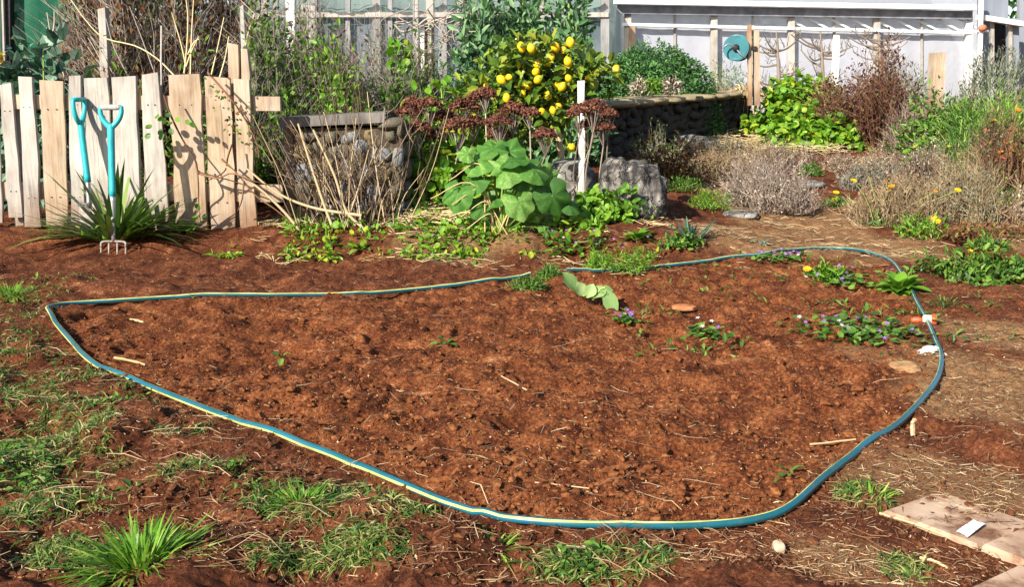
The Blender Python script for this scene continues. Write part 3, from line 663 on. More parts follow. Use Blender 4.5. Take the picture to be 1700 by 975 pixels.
# ------------------------------------------------------------------ hose fittings
def fittings():
    b = G(1551, 590); g = Geo()
    for i in range(9):
        c = b + [rng.normal() * .012 - .004, rng.normal() * .010, .014 + rng.random() * .012]
        V, Fc = icosub(1); g.add(V * (1 + rng.normal(size=(len(V), 1)) * .16) * [.022, .013, .011] * rng.uniform(.7, 1.1) + c, Fc)
    leaves(g, b + [[-.005, 0, .012]] * 5, np.array([[-1, .2, -.1], [-1, -.3, .05], [-.9, .1, .1], [.8, -.4, -.1], [-.7, -.6, 0]]), [[0, 0, 1.]], .06, .035, 'leaf', .1)
    g.build('cloth_tie', plain('white_rag', [(0, (.42, .36, .28)), (.5, (.72, .68, .62)), (1, (.82, .80, .78))], 60, .9, .1, .6), None, True, origin=b, label='knotted off-white rag tied round the hose on the right', category='cloth')
    b = G(1546, 540); o = thing('hose_fitting', 'orange and cream plastic hose fitting beside the hose', 'hose fitting', b)
    ax = nrm(np.array([1., -.35, .05])); p = b + [0, 0, .022]
    mo = plain('orange_plastic', [(0, (.55, .06, .02)), (1, (.75, .12, .05))], 30, .45, .4)
    mc = plain('cream_plastic', [(0, (.6, .5, .35)), (1, (.78, .7, .55))], 30, .5, .4)
    g = Geo(); tubes(g, np.array([p - ax * .035, p - ax * .03, p + ax * .002]), [.015, .020, .021], 14, cap=True); g.build('collar', mc, o, True)
    g = Geo(); tubes(g, np.array([p, p + ax * .018, p + ax * .0185, p + ax * .008]), [.022, .0225, .017, .015], 14, cap=True); g.build('cap', mo, o, True)
    for i in range(5):
        an = i / 5 * 6.28; sd = nrm(np.cross(ax, [0, 0, 1.])); up = np.cross(sd, ax)
        g = Geo(); q = p + ax * .0075 + (sd * math.cos(an) + up * math.sin(an)) * .009; tubes(g, np.array([q, q + ax * .006]), .0028, 6, cap=True); g.build('prong', mo, o)
    g = Geo(); tubes(g, spline([b + [-.035, .012, .016], b + [-.055, .02, .018], b + [-.075, .025, .014]], 6), [.011, .013, .013, .012, .012, .008], 10, cap=True); g.build('tail', mo, o, True)
fittings()

# ------------------------------------------------------------------ plastic greenhouse, shed, net house, shade screen
def greenhouse():
    Y0, Y1 = 16.0, 17.0
    def gp(px, py, dy=0.):          # point on the long front wall
        t = (px - 1038) / (1612 - 1038); return at(px, py, Y0 + (Y1 - Y0) * t + dy)
    o = thing('greenhouse', 'long timber framed greenhouse clad in milky plastic sheet', 'greenhouse', gp(1300, 205))
    ms = sheetmat('milky_sheet', (.60, .62, .71), .84, .2); mc = sheetmat('clear_sheet', (.62, .64, .72), .72, .35)
    mg = plain('gutter_white', [(0, (.6, .66, .66)), (1, (.82, .84, .84))], 3, .4, .4); mgs = plain('gutter_shade_grey', [(0, (.10, .11, .13)), (.5, (.22, .23, .26)), (1, (.36, .37, .40))], 6, .7)
    yl = lambda y0, y1: (lambda px: y0 + (y1 - y0) * (px - 1038) / 574.)
    e_, m1, r_ = yl(2, 12), yl(17, 29), yl(40, 54)
    edges = [1038, 1120, 1185, 1250, 1313, 1384, 1455, 1530, 1612]
    def panel(name, px0, px1, f0, f1, m, dy, n=10):
        V = []; 
        for i in range(n + 1):
            px = px0 + (px1 - px0) * i / n
            for k in range(5):
                q = f0(px) + (f1(px) - f0(px)) * k / 4; V.append(gp(px, q, dy + .02 * float(vn(np.array(px * .06), np.array(q * .02 + dy), 5))))
        i = (np.arange(n)[:, None] * 5 + np.arange(4)[None]).ravel(); Geo().add(V, None, np.stack([i, i + 5, i + 6, i + 1], 1)).build(name, m, o, True)
    for a, b in zip(edges[:-1], edges[1:]):
        panel('lower_sheet', a, b, lambda p: r_(p) + 4, lambda p: 200, ms, .05)
        panel('upper_sheet', a, b, lambda p: m1(p) - 2, lambda p: r_(p), mc, .045)
    for px in (1042, 1185, 1313, 1455, 1608):
        g = Geo(); bar(g, gp(px, 205, -.02), gp(px, 8, -.02), .10, .08, (0, 1, 0)); g.build('post', M_pale if px != 1608 else M_white, o)
    g = Geo(); bar(g, gp(1049, 205, -.08), gp(1049, r_(1049) + 2, -.08), .10, .06, (0, 1, 0)); g.build('post', M_brown, o)
    g = Geo(); bar(g, gp(1034, r_(1034), -.06), gp(1612, r_(1612), -.06), .05, .045); g.build('rail', mg, o)
    g = Geo(); bar(g, gp(1020, e_(1020), -.22), gp(1620, e_(1620), -.22), .10, .075); g.build('gutter', mg, o)
    g = Geo(); bar(g, gp(1024, e_(1024) + 13, -.10), gp(1612, e_(1612) + 13, -.10), .05, .13); g.build('shaded_gutter', mgs, o)  # dark strip: shade on the gutter put into the grey colour
    for px in (1120, 1250, 1384, 1530):
        g = Geo(); bar(g, gp(px, 205, .03), gp(px, m1(px), .03), .035, .02, (0, 1, 0)); g.build('seam_batten', M_grey, o)
    for i in range(9):                 # slanting rafters behind the upper sheet
        x = 1290 + i * 37; g = Geo(); bar(g, gp(x, m1(x), .0), gp(x + 46, r_(x) - 1, .0), .03, .03); g.build('brace', mg, o)
    V = []
    for i in range(13):
        px = 1024 + 596 * i / 12
        for k in range(4): q = gp(px, e_(px), -.2); V.append(q + [0, k * 1.0, .05 + k * .35])
    i = (np.arange(12)[:, None] * 4 + np.arange(3)[None]).ravel(); Geo().add(V, None, np.stack([i, i + 4, i + 5, i + 1], 1)).build('roof_sheet', mc, o)
    p0 = gp(1038, 205, .06); p1 = gp(1038, 3, .06); Geo().add([p0, p0 + [0, 3, 0], p1 + [0, 3, 1.], p1], None, [(0, 1, 2, 3)]).build('end_sheet', mc, o)
    q0 = gp(1300, 205, 3.2); Geo().add([gp(1020, 210, 3.3), gp(1650, 210, 3.3), gp(1650, -60, 3.3), gp(1020, -60, 3.3)], None, [(0, 1, 2, 3)]).build('back_sheet', ms, o)
greenhouse()
def shed():
    Y = 15.6; o = thing('shed', 'grey shed coloured in blue shade, with a dark doorway at the top right corner', 'shed', at(1670, 190, Y))
    mb = plain('shaded_blue_grey_cladding', [(0, (.10, .12, .16)), (.5, (.20, .225, .27)), (1, (.30, .32, .37))], 2.5, .6, .3, .2, .01, (1, 1, .2))  # blue shade on the walls is part of this colour
    def face(x0, x1, y0, y1, dY=0, m=mb, nm='wall', th=.08):
        g = quadboard(Geo(), at(x0, y0, Y + dY), at(x1, y0, Y + dY), at(x0, y1, Y + dY), at(x1, y1, Y + dY), th, jit=0, topjit=0, nseg=3); return g.build(nm, m, o)
    face(1626, 1650, -30, 200); face(1674, 1692, 30, 200, .004); face(1650, 1674, -30, 34, .006); face(1692, 1790, -30, 200, .5)
    face(1650, 1674, 34, 200, .35, M_dark, 'doorway', .03)  # dark panel stands for the shade inside the open door
    g = Geo(); bar(g, at(1624, 28, Y - .12), at(1700, 40, Y - .12), .14, .07); g.build('lintel', M_white, o)
    for x in (1647, 1677): 
        g = Geo(); bar(g, at(x, 34, Y - .03), at(x, 200, Y - .03), .05, .04, (0, 1, 0)); g.build('door_jamb', M_grey, o)
    g = Geo(); bar(g, at(1629, -10, Y - .3), at(1624, 200, Y - .3), .05, .05, (0, 1, 0)); g.build('downpipe', M_white, o)
    g = Geo(); bar(g, at(1606, 51, Y - .32), at(1640, 51, Y - .32), .03, .03); g.build('bracket', M_white, o)
    c = at(1631, 46, Y - .36); V, Fc = icosub(2); g = Geo().add(V * [.06, .06, .05] + c, Fc); g.build('red_float', plain('faded_red', [(0, (.45, .10, .05)), (1, (.6, .2, .12))], 9), o, True)
shed()
M_dgrey = woodmat('dull_grey_timber', (.08, .08, .085), (.21, .21, .215), (.36, .36, .365), False)
def nethouse():
    Y = 14.0; o = thing('net_house', 'netted enclosure of grey posts, hazy mesh and pale cloth roof', 'net house', at(700, 200, Y))
    mn = sheetmat('hazy_net', (.15, .19, .24), .80, .25, .7); mr = sheetmat('roof_cloth', (.46, .60, .55), .82, .5, .7); mgr = sheetmat('inner_cloth', (.22, .33, .33), .8, .3, .8)
    for i, x in enumerate((425, 458, 520, 578, 625, 648, 735, 800, 870, 940, 1004)):
        yy = Y + (.03 if i % 2 else 0)
        g = Geo(); bar(g, at(x, 215, yy), at(x, -30, yy), .06 if i % 2 else .11, .08, (0, 1, 0)); g.build('post', M_dgrey, o)
    xs = (425, 520, 625, 735, 870, 1004)
    for a, b in zip(xs[:-1], xs[1:]):
        V = []; n = 14
        for i in range(n + 1):
            for k in range(7): px = a + (b - a) * i / n; V.append(at(px, 22 + 180 * k / 6, Y + .06 + .10 * float(vn(np.array(px * .05), np.array(k * .7), 8))))
        i = (np.arange(n)[:, None] * 7 + np.arange(6)[None]).ravel(); Geo().add(V, None, np.stack([i, i + 7, i + 8, i + 1], 1)).build('net_panel', mn, o, True)
        V = []
        for i in range(n + 1):
            t = i / n; px = a + (b - a) * t; sag = 14 * 4 * t * (1 - t) + 1.6 * math.sin(i * 2.6)
            for k in range(5): V.append(at(px, 6 + sag - 26 * k / 4, Y - .12 + .7 * k))
        i = (np.arange(n)[:, None] * 5 + np.arange(4)[None]).ravel(); Geo().add(V, None, np.stack([i, i + 5, i + 6, i + 1], 1)).build('roof_cloth', mr, o, True)
    V = [at(405, 210, Y + 2.6), at(1030, 210, Y + 2.6), at(1030, -60, Y + 2.6), at(405, -60, Y + 2.6)]; Geo().add(V, None, [(0, 1, 2, 3)]).build('back_cloth', mgr, o)
    for k in range(9):
        g = Geo(); p = at(500, 12 + k * 11, Y - .3); q = at(523, 14 + k * 11, Y - .3); bar(g, p, q, .015, .075); g.build('slat', M_grey, o)
    g = Geo(); bar(g, at(420, 24, Y - .05), at(1010, 24, Y - .05), .04, .06); g.build('rail', M_grey, o)
    # wire mesh in front
    Yw = 10.6; ow = thing('wire_fence', 'fine square wire mesh stretched in front of the net house', 'wire fence', at(560, 160, Yw))
    mw = plain('galvanised_wire', [(0, (.20, .20, .21)), (1, (.45, .46, .48))], 20, .5, .4)
    g = Geo()
    for x in np.arange(425, 905, 9.0): tubes(g, np.array([at(x, 170, Yw), at(x + rng.normal(), -20, Yw)]), .0016, 3)
    g.build('upright_wires', mw, ow, kind='stuff'); g = Geo()
    for y in np.arange(-15, 170, 11.0): tubes(g, np.array([at(425, y, Yw), at(905, y, Yw)]), .0016, 3)
    g.build('cross_wires', mw, ow, kind='stuff')
    for x in (440, 690, 900):
        g = Geo(); bar(g, at(x, 185, Yw + .03), at(x, -22, Yw + .03), .05, .05, (0, 1, 0)); g.build('post', M_grey, ow)
nethouse()
def screen():
    Y = 11.5; o = thing('shade_screen', 'dark green shade cloth screen with a black post at the top left', 'screen', at(50, 200, Y))
    m = sheetmat('green_shade_cloth', (.012, .16, .085), .97, .35, .6)
    V = []; n = 16
    for i in range(n + 1):
        for k in range(7): px = -140 + 330 * i / n; V.append(at(px, -40 + 250 * k / 6, Y + .14 * float(vn(np.array(px * .02), np.array(k * .5), 15))))
    i = (np.arange(n)[:, None] * 7 + np.arange(6)[None]).ravel(); Geo().add(V, None, np.stack([i, i + 7, i + 8, i + 1], 1)).build('cloth', m, o, True)
    for x in (-120, 14, 185):
        g = Geo(); bar(g, at(x, 210, Y - .12), at(x - 2, -45, Y - .12), .10, .1, (0, 1, 0)); g.build('post', M_dark, o)
    g = Geo(); bar(g, at(8, 130, Y - .2), at(3, -45, Y - .2), .02, .02, (0, 1, 0)); g.build('batten', M_grey, o)
screen()
def reel():
    Y = 12.6; c = at(1222, 79, Y); s = mpp(Y); o = thing('hose_reel', 'turquoise hose reel mounted on two wooden posts by the greenhouse', 'hose reel', at(1250, 160, Y))
    mt = plain('reel_plastic', [(0, (.005, .085, .11)), (1, (.012, .17, .21))], 9, .45, .4)
    ax = nrm(np.array([-.45, -1, .0])); 
    for dd, r in ((0, 21), (.17, 21)):
        g = Geo(); q = c - ax * dd; tubes(g, np.array([q - ax * .012, q - ax * .010, q + ax * .010, q + ax * .014, q + ax * .004]), np.array([r - 1, r, r, r - 2, 2.]) * s, 28, cap=True); g.build('flange', mt, o)
    g = Geo(); tubes(g, np.array([c - ax * .02, c - ax * .15]), 15 * s, 20); g.build('wound_hose', plain('wound_hose_green', [(0, (.01, .06, .05)), (1, (.03, .2, .16))], 60, .5, .4, .6, .01, (1, 1, 8)), o, True)
    g = Geo(); tubes(g, np.array([c + ax * .01, c + ax * .06]), [.045, .035], 12, cap=True); g.build('hub', M_dark, o, True)
    g = Geo(); q = c + ax * .05; tubes(g, spline([q, at(1210, 73, Y - .06), at(1202, 78, Y - .06), at(1200, 84, Y - .1)], 12), .010, 8, cap=True); g.build('crank', M_steel, o, True)
    g = Geo(); tubes(g, spline([q, at(1232, 92, Y - .06), at(1237, 95, Y - .03), at(1240, 88, Y + .05), at(1240, 62, Y + .1)], 16), .010, 8, cap=True); g.build('frame', M_steel, o, True)
    for x0, x1, y0, dy in ((1242, 1248, 40, 0), (1251, 1261, 49, .05)):
        g = quadboard(Geo(), at(x0, y0, Y + dy), at(x1, y0, Y + dy), at(x0 + 1, 175, Y + dy), at(x1 + 1, 175, Y + dy), .07); g.build('post', M_brown if x0 < 1245 else M_warm, o)
    g = Geo(); bar(g, at(1226, 80, Y + .04), at(1256, 80, Y + .04), .04, .05); g.build('bracket', M_dark, o)
reel()
# ------------------------------------------------------------------ plant materials
L_nast = foliage('nasturtium_leaf', [(0, (.06, .16, .014)), (.4, (.15, .34, .022)), (.75, (.19, .36, .03)), (1, (.42, .46, .04))], .35)
L_mid = foliage('mid_green_leaf', [(0, (.025, .07, .012)), (.5, (.08, .18, .024)), (1, (.18, .31, .045))], .3)
L_bright = foliage('bright_green_leaf', [(0, (.05, .13, .012)), (.5, (.13, .30, .022)), (1, (.27, .44, .05))], .35)
L_dark = foliage('dark_feathery_leaf', [(0, (.014, .055, .014)), (.5, (.05, .15, .035)), (1, (.13, .28, .07))], .25)
L_lemon = foliage('citrus_leaf', [(0, (.03, .075, .010)), (.5, (.105, .19, .02)), (.85, (.23, .31, .03)), (1, (.30, .28, .03))], .22, .32, .5)
L_blue = foliage('blue_green_leaf', [(0, (.03, .075, .05)), (.5, (.10, .20, .13)), (1, (.26, .37, .28))], .22)
L_bean = foliage('bean_leaf', [(0, (.03, .08, .035)), (.5, (.095, .215, .085)), (1, (.23, .38, .18))], .3)
L_flax = foliage('strappy_leaf', [(0, (.018, .055, .010)), (.5, (.065, .145, .022)), (1, (.23, .34, .06))], .22, .32, .5)
L_grass = foliage('grass_blade', [(0, (.05, .13, .012)), (.5, (.13, .30, .025)), (.8, (.22, .41, .04)), (1, (.42, .50, .11))], .35)
L_dgrass = foliage('weathered_grass', [(0, (.028, .075, .012)), (.45, (.08, .17, .024)), (.72, (.16, .235, .045)), (1, (.44, .36, .15))], .25)
L_lav = foliage('grey_lavender_leaf', [(0, (.06, .075, .05)), (.5, (.16, .18, .13)), (1, (.31, .33, .26))], .2, .8, .1)
L_dead = foliage('dry_lavender', [(0, (.09, .065, .055)), (.5, (.27, .21, .175)), (.8, (.42, .34, .28)), (1, (.55, .48, .38))], .1, .9, .1)
L_dead2 = foliage('brown_lavender', [(0, (.06, .035, .022)), (.5, (.20, .13, .085)), (.8, (.33, .23, .15)), (1, (.30, .30, .16))], .1, .9, .1)
L_rust = foliage('rust_leaf', [(0, (.035, .016, .010)), (.4, (.12, .05, .025)), (.7, (.21, .085, .035)), (1, (.17, .19, .05))], .2, .7, .15)
L_purple = foliage('purple_brown_leaf', [(0, (.022, .009, .010)), (.5, (.085, .034, .032)), (.85, (.17, .085, .06)), (1, (.22, .19, .07))], .2, .7, .15)
L_squash = veined = foliage('squash_leaf', [(0, (.03, .10, .015)), (.45, (.065, .20, .026)), (.8, (.12, .30, .04)), (1, (.28, .46, .12))], .34, .42, .4, 14)
bn_ = noise(veined.node_tree, 55, 3); bump(veined.node_tree, veined.node_tree.nodes['Principled BSDF'], bn_.outputs[0], .7, .006)
L_pale = foliage('pale_soft_leaf', [(0, (.10, .19, .06)), (.5, (.23, .36, .13)), (1, (.38, .50, .22))], .3, .7, .2)
T_straw = twigmat('straw_stem', [(0, (.22, .14, .06)), (.5, (.47, .35, .17)), (1, (.70, .58, .34))])
T_grey = twigmat('grey_twig', [(0, (.10, .075, .06)), (.5, (.27, .22, .18)), (1, (.50, .44, .38))])
T_cane = twigmat('pale_cane', [(0, (.13, .085, .05)), (.5, (.36, .26, .15)), (1, (.58, .46, .28))])
T_brown = twigmat('brown_bramble', [(0, (.04, .026, .018)), (.6, (.13, .085, .055)), (.9, (.30, .21, .13)), (1, (.50, .38, .24))])
T_red = twigmat('reddish_cane', [(0, (.08, .035, .022)), (.5, (.20, .10, .055)), (1, (.36, .22, .12))])
T_green = twigmat('green_stem', [(0, (.10, .17, .03)), (.5, (.24, .34, .08)), (1, (.42, .48, .17))])
T_dead = twigmat('dry_lavender_twig', [(0, (.11, .075, .06)), (.5, (.31, .24, .195)), (1, (.58, .50, .41))])
T_sedum = twigmat('sedum_head', [(0, (.030, .010, .008)), (.5, (.10, .035, .022)), (1, (.20, .085, .05))])
def petals(name, c0, c1): return foliage(name, [(0, c0), (1, c1)], .25, .6, .2)
P_yel = petals('yellow_petal', (.62, .30, .01), (.80, .52, .02)); P_org = petals('orange_petal', (.60, .14, .01), (.75, .30, .02))
P_pur = petals('violet_petal', (.16, .06, .30), (.36, .20, .50)); P_red = petals('red_petal', (.45, .05, .03), (.6, .16, .10)); P_pink = petals('pale_petal', (.5, .36, .45), (.7, .6, .66))
UP = np.array([0, 0, 1.0])

# ------------------------------------------------------------------ plant builders
def dome(n, c, rx, ry, h, shell=.55, lump=.25, seed=0):
    """points in a lumpy half ellipsoid and their outward direction"""
    d = runit(n); d[:, 2] = np.abs(d[:, 2]) ** .8; d = nrm(d)
    a = np.arctan2(d[:, 1], d[:, 0]); lum = 1 + lump * 2 * vn(a * 1.6 + seed * 7.7, d[:, 2] * 3.0 + seed, seed) + lump * 1.3 * vn(a * 4 + seed, d[:, 2] * 7, seed + 5)
    r = (shell + (1 - shell) * rng.random(n)) ** .6 * lum
    return np.asarray(c) + d * r[:, None] * [rx, ry, h], nrm(d * [1 / rx, 1 / ry, 1 / h]), r
def mound(name, label, cat, c, rx, ry, h, n, ls, lw, m, kind='leaf', stem=T_green, nst=14, lump=.25, shell=.45, flow=None, updir=.35, group=None, seed=None, bend=.2, extra=None):
    seed = int(abs(c[0] * 97 + c[1] * 31)) % 90 if seed is None else seed
    o = thing(name, label, cat, c, group)
    P, Nn, r = dome(n, c, rx, ry, h, shell, lump, seed)
    D = nrm(runit(n) * .9 + Nn * .5 + UP * updir); NN = nrm(Nn + runit(n) * .5 + UP * .5)
    g = Geo(); leaves(g, P, D, NN, ls * rng.uniform(.55, 1.25, n), lw * rng.uniform(.6, 1.2, n), kind, bend); g.build('foliage', m, o, kind='stuff')
    e = P[rng.integers(0, n, nst)]; b = np.asarray(c) + rng.normal(size=(nst, 3)) * [rx * .15, ry * .15, 0]; mid = (b + e) / 2 + rng.normal(size=(nst, 3)) * rx * .06
    g = Geo(); tubes(g, np.stack([b - [0, 0, .02], mid, e], 1), np.array([[1, .8, .4]]) * max(.002, h * .012), 4, rng.random(nst)); g.build('stems', stem, o, kind='stuff')
    if flow:
        for fm, cnt, fs in flow:
            q = dome(cnt, c, rx, ry, h, .97, lump, seed)[0]
            for p in q: flower(p + [0, 0, fs * .3], fs, fm, o)
    return o
def flower(p, s, m, parent, n=9, name='flower', tilt=.5):
    g = Geo(); ax = nrm(np.array([rng.normal() * .3, -tilt + rng.normal() * .2, 1.0])); a = nrm(np.cross(ax, [1., .1, 0])); b = np.cross(ax, a)
    th = np.arange(n) / n * 6.283 + rng.random(); D = a * np.cos(th)[:, None] + b * np.sin(th)[:, None] + ax * .25
    leaves(g, np.repeat(p[None], n, 0), D, ax[None], s * .5, s * .30, 'leaf', .1); return g.build(name, m, parent)
def twiggy(name, label, cat, c, rx, ry, h, n, m, leafm=None, nl=0, ls=.02, lw=.006, rad=.0018, spread=.9, curve=.15, heads=None, group=None, branch=1, lkind='small', centers=0):
    """fan of fine upright stems from a short crown, each with side shoots"""
    o = thing(name, label, cat, c, group); c = np.asarray(c)
    a = rng.uniform(0, 6.283, n); q = np.sqrt(rng.random(n)); k = np.stack([np.cos(a) * q, np.sin(a) * q], 1)
    hh = h * (1 - .45 * q ** 2) * rng.uniform(.45, 1.08, n) * (1 + 1.0 * vn(k[:, 0] * 2.2 + c[0] * 5, k[:, 1] * 2.2 + c[1] * 5, 61))
    if centers:
        ca = rng.uniform(0, 6.283, centers); cq = rng.uniform(.15, .75, centers); ci = rng.integers(0, centers, n); co = np.stack([np.cos(ca) * cq, np.sin(ca) * cq], 1)[ci]; k = co + k * rng.uniform(.35, .6, centers)[ci][:, None]; hh = hh * rng.uniform(.65, 1.1, centers)[ci]
    bk = k if not centers else co + (k - co) * .5
    b = np.concatenate([(k if not centers else bk / .35) * [rx * .35, ry * .35] + rng.normal(size=(n, 2)) * rx * .04, np.full((n, 1), -.01)], 1)
    e = np.concatenate([k * [rx * spread, ry * spread] * rng.uniform(.7, 1.15, (n, 1)), hh[:, None]], 1)
    m1 = b * .6 + e * .4 + np.concatenate([k * rx * curve, np.zeros((n, 1))], 1) + rng.normal(size=(n, 3)) * rx * .04; m2 = b * .25 + e * .75 + rng.normal(size=(n, 3)) * rx * .05
    P = np.stack([b, m1, m2, e], 1) + c; g = Geo(); v = np.clip(rng.normal(.5, .25, n), 0, 1)
    tubes(g, P, np.array([[1.3, 1, .8, .45]]) * rad, 3, v)
    for _ in range(branch):
        i = np.arange(n); t = rng.uniform(.35, .9, n)[:, None]; s0 = np.where(t < .66, P[i, 1] + (P[i, 2] - P[i, 1]) * (t / .66), P[i, 2] + (P[i, 3] - P[i, 2]) * ((t - .66) / .34))
        dd = nrm(nrm(e - b) + runit(n) * .8) * (h * rng.uniform(.12, .34, n))[:, None]
        tubes(g, np.stack([s0, s0 + dd * .5 + rng.normal(size=(n, 3)) * h * .015, s0 + dd], 1), np.array([[.8, .6, .35]]) * rad, 3, v)
    g.build('twigs', m, o, kind='stuff')
    if leafm is not None and nl:
        i = rng.integers(0, n, nl); t = rng.uniform(.2, 1.05, nl)[:, None] * 2.999; j = np.clip(t.astype(int)[:, 0], 0, 2); f = t - j[:, None]
        p = P[i, j] * (1 - f) + P[i, j + 1] * f + rng.normal(size=(nl, 3)) * h * .025
        g = Geo(); leaves(g, p, nrm(nrm(e - b)[i] + runit(nl) * .9), runit(nl) + UP * .4, ls * rng.uniform(.5, 1.3, nl), lw * rng.uniform(.6, 1.3, nl), lkind, .15); g.build('foliage', leafm, o, kind='stuff')
    if heads: 
        hm, nh, fs = heads
        for i in rng.integers(0, n, nh): flower(P[i, 3] + [0, 0, .01], fs, hm, o)
    return o
def tuft(name, label, cat, c, rad, n, L, W, m, spread=.9, grav=.5, group=None, kind='blade', single=False):
    c = np.array(c, float); c[2] = max(c[2], float(hfull(c[0], c[1])) if c[2] < .5 else c[2]); o = thing(name, label, cat, c, group)
    a = rng.uniform(0, 6.283, n); q = np.sqrt(rng.random(n)); b = c + np.stack([np.cos(a) * q * rad, np.sin(a) * q * rad, np.zeros(n) - .008], 1)
    D = nrm(np.stack([np.cos(a) * q * spread, np.sin(a) * q * spread, 1.1 - .55 * q], 1) + rng.normal(size=(n, 3)) * .15)
    NN = nrm(UP - D * D[:, 2:3] + runit(n) * .25)
    Ls = L * rng.uniform(.5, 1.1, n); g = Geo(); leaves(g, b, D, NN, Ls, W * rng.uniform(.7, 1.2, n), kind, 0.05, None, grav * rng.uniform(.3, 1.2, n)); 
    g.build('blades', m, o, kind='stuff'); return o
def rosette(name, label, cat, c, n, L, W, m, up=.7, group=None, flow=None, lab=None, sub=7):
    """broad leaves, each its own part"""
    c = np.array(c, float); c[2] = max(c[2], float(hfull(c[0], c[1]))); o = thing(name, label, cat, c, group)
    for i in range(n):
        q = (i + .5) / n; a = i * 2.4 + rng.normal() * .2; out = .35 + .75 * q
        D = nrm(np.array([math.cos(a) * out, math.sin(a) * out, up * (1.25 - q)])); l = L * rng.uniform(.75, 1.1) * (.6 + .4 * q)
        g = Geo(); bigleaf(g, c + D * .01, D, nrm(UP - D * D[2] + .02), l, W * l / L, .25 + .3 * rng.random()); g.build('leaf', m, o, True)
    if flow:
        for (dx, dy, dz), fs, fm in flow: flower(c + np.array([dx, dy, dz]), fs, fm, o)
    return o
def bigleaf(g, P, D, N, L, W, bend=.3, wav=.05, prof=None):
    prof = prof or [(0, .12), (.12, .35), (.3, .8), (.5, 1), (.7, .88), (.87, .52), (1, .03)]
    S = nrm(np.cross(D, N)); U = np.cross(S, D); V = []; ph = rng.random() * 6
    for t, w_ in prof:
        for s in (-1, -.5, 0, .5, 1):
            u = -bend * t * t * L + (abs(s) * .20 * w_ * W) + wav * W * math.sin(9 * t + ph + (3 if s > 0 else 0)) * abs(s)
            V.append(P + D * t * L * (1 - .25 * bend * t) + S * s * w_ * W / 2 + U * u)
    i = (np.arange(len(prof) - 1)[:, None] * 5 + np.arange(4)[None]).ravel(); g.add(V, None, np.stack([i, i + 1, i + 6, i + 5], 1), rng.random()); return g
def lobed(g, c, N, tipdir, r, var):     # squash leaf: angular heart with five points
    N = nrm(N); A = nrm(tipdir - N * np.dot(tipdir, N)); B = np.cross(N, A); V = [c * 1.0]; ring = []
    prof = [(0, 1.08), (18, .92), (32, .84), (52, .98), (68, .92), (88, .80), (108, .95), (128, .92), (150, .86), (168, .55), (180, .18)]
    an = [(-x, y) for x, y in prof[::-1][:-1]] + prof
    for lev, f in ((1, .34), (2, .68), (3, 1.0)):
        for i, (dg, rr) in enumerate(an):
            a = math.radians(dg); rr = rr * (1 + rng.normal() * .025); q = f * rr * r if lev > 1 else f * rr * r
            z = r * (.10 * f * math.cos(6.5 * a) * f + .05 * vn(np.array(f * 3 + c[0] * 9), np.array(a * 2), 4)) - .30 * r * f ** 2 + r * .12 * f * abs(math.sin(a))
            V.append(c + A * q * math.cos(a) + B * q * math.sin(a) + N * z)
    n = len(an); T = []; Q = []; vein = np.array([0.] + [(.45 if abs(dg) in (0, 52, 108) else -.05) * (1.1 - .25 * lv) for lv in (1, 2, 3) for dg, _ in an]); var = np.clip(var + vein, 0, 1)
    for i in range(n - 1): T.append((0, 1 + i, 2 + i))
    for l in range(2):
        for i in range(n - 1): a0 = 1 + l * n + i; Q.append((a0, a0 + n, a0 + n + 1, a0 + 1))
    g.add(V, T, Q, var); return g
# ------------------------------------------------------------------ beside the fence
def flax():
    c = G(192, 398); o = thing('strappy_clump', 'dark green strap-leaved clump growing behind the upright garden fork', 'plant', c)
    for i in range(170):
        a = rng.uniform(0, 6.283); q = math.sqrt(rng.random()); L = rng.uniform(.36, .60) * (1.1 - .1 * q)
        b = c + np.array([math.cos(a) * q * .12, math.sin(a) * q * .09, 0]); D = nrm(np.array([math.cos(a) * (.25 + .95 * q), math.sin(a) * (.15 + .45 * q), 1.0 - .5 * q]) + rng.normal(size=3) * .1)
        g = Geo(); leaves(g, b[None], D[None], nrm(UP - D * D[2] + .05)[None], L, rng.uniform(.022, .038), 'blade', .02, rng.random(1), rng.uniform(.1, .5)); g.build('leaf', L_flax, o, True)
flax()
def rose_cane():
    Y = YF - .10; o = thing('climbing_cane', 'thorny brown cane with a few round green leaves crossing the palings', 'plant', at(440, 385, Y))
    paths = [[(272, 158), (285, 195), (305, 235), (325, 268), (330, 285), (355, 292), (400, 305), (440, 322), (470, 350)], [(325, 270), (329, 300), (330, 340), (333, 372)], [(368, 264), (395, 290), (425, 325), (460, 350), (500, 385)],
             [(330, 288), (360, 296), (385, 288), (420, 300), (455, 310)], [(405, 300), (402, 330), (395, 350)], [(385, 240), (378, 262), (372, 285), (345, 300)], [(345, 120), (380, 160), (402, 190), (425, 235), (430, 262)]]
    for p in paths:
        P = spline([at(x, y, Y - .03 * (i % 2) + .02 * rng.normal()) for i, (x, y) in enumerate(p)], 26); g = Geo(); tubes(g, P, np.linspace(.0065, .0028, 26), 6, rng.random()); g.build('cane', T_red, o, True)
    for x, y in [(252, 208), (262, 200), (272, 205), (250, 222), (270, 222), (285, 203), (308, 200), (316, 204), (258, 195), (275, 190), (292, 196), (326, 355), (336, 362), (330, 348), (268, 214), (282, 214)]:
        p = at(x, y, Y - .05 + rng.normal() * .015); g = Geo(); D = nrm(np.array([rng.normal(), -.5, rng.normal() - .3])); leaves(g, p[None], D[None], np.array([[.2 * rng.normal(), -1, .6]]), .042, .036, 'round', .1); g.build('leaf', L_mid, o, True)
    for i in range(60):
        t = rng.random(); x, y = 345 + 70 * t + rng.normal() * 12, 125 + 110 * t + rng.normal() * 14
        g = Geo(); leaves(g, at(x, y, Y - .03)[None], runit(1), np.array([[0, -1, .5]]), .025, .014, 'leaf', .1); g.build('leaf', L_rust if i % 2 else L_mid, o)
rose_cane()
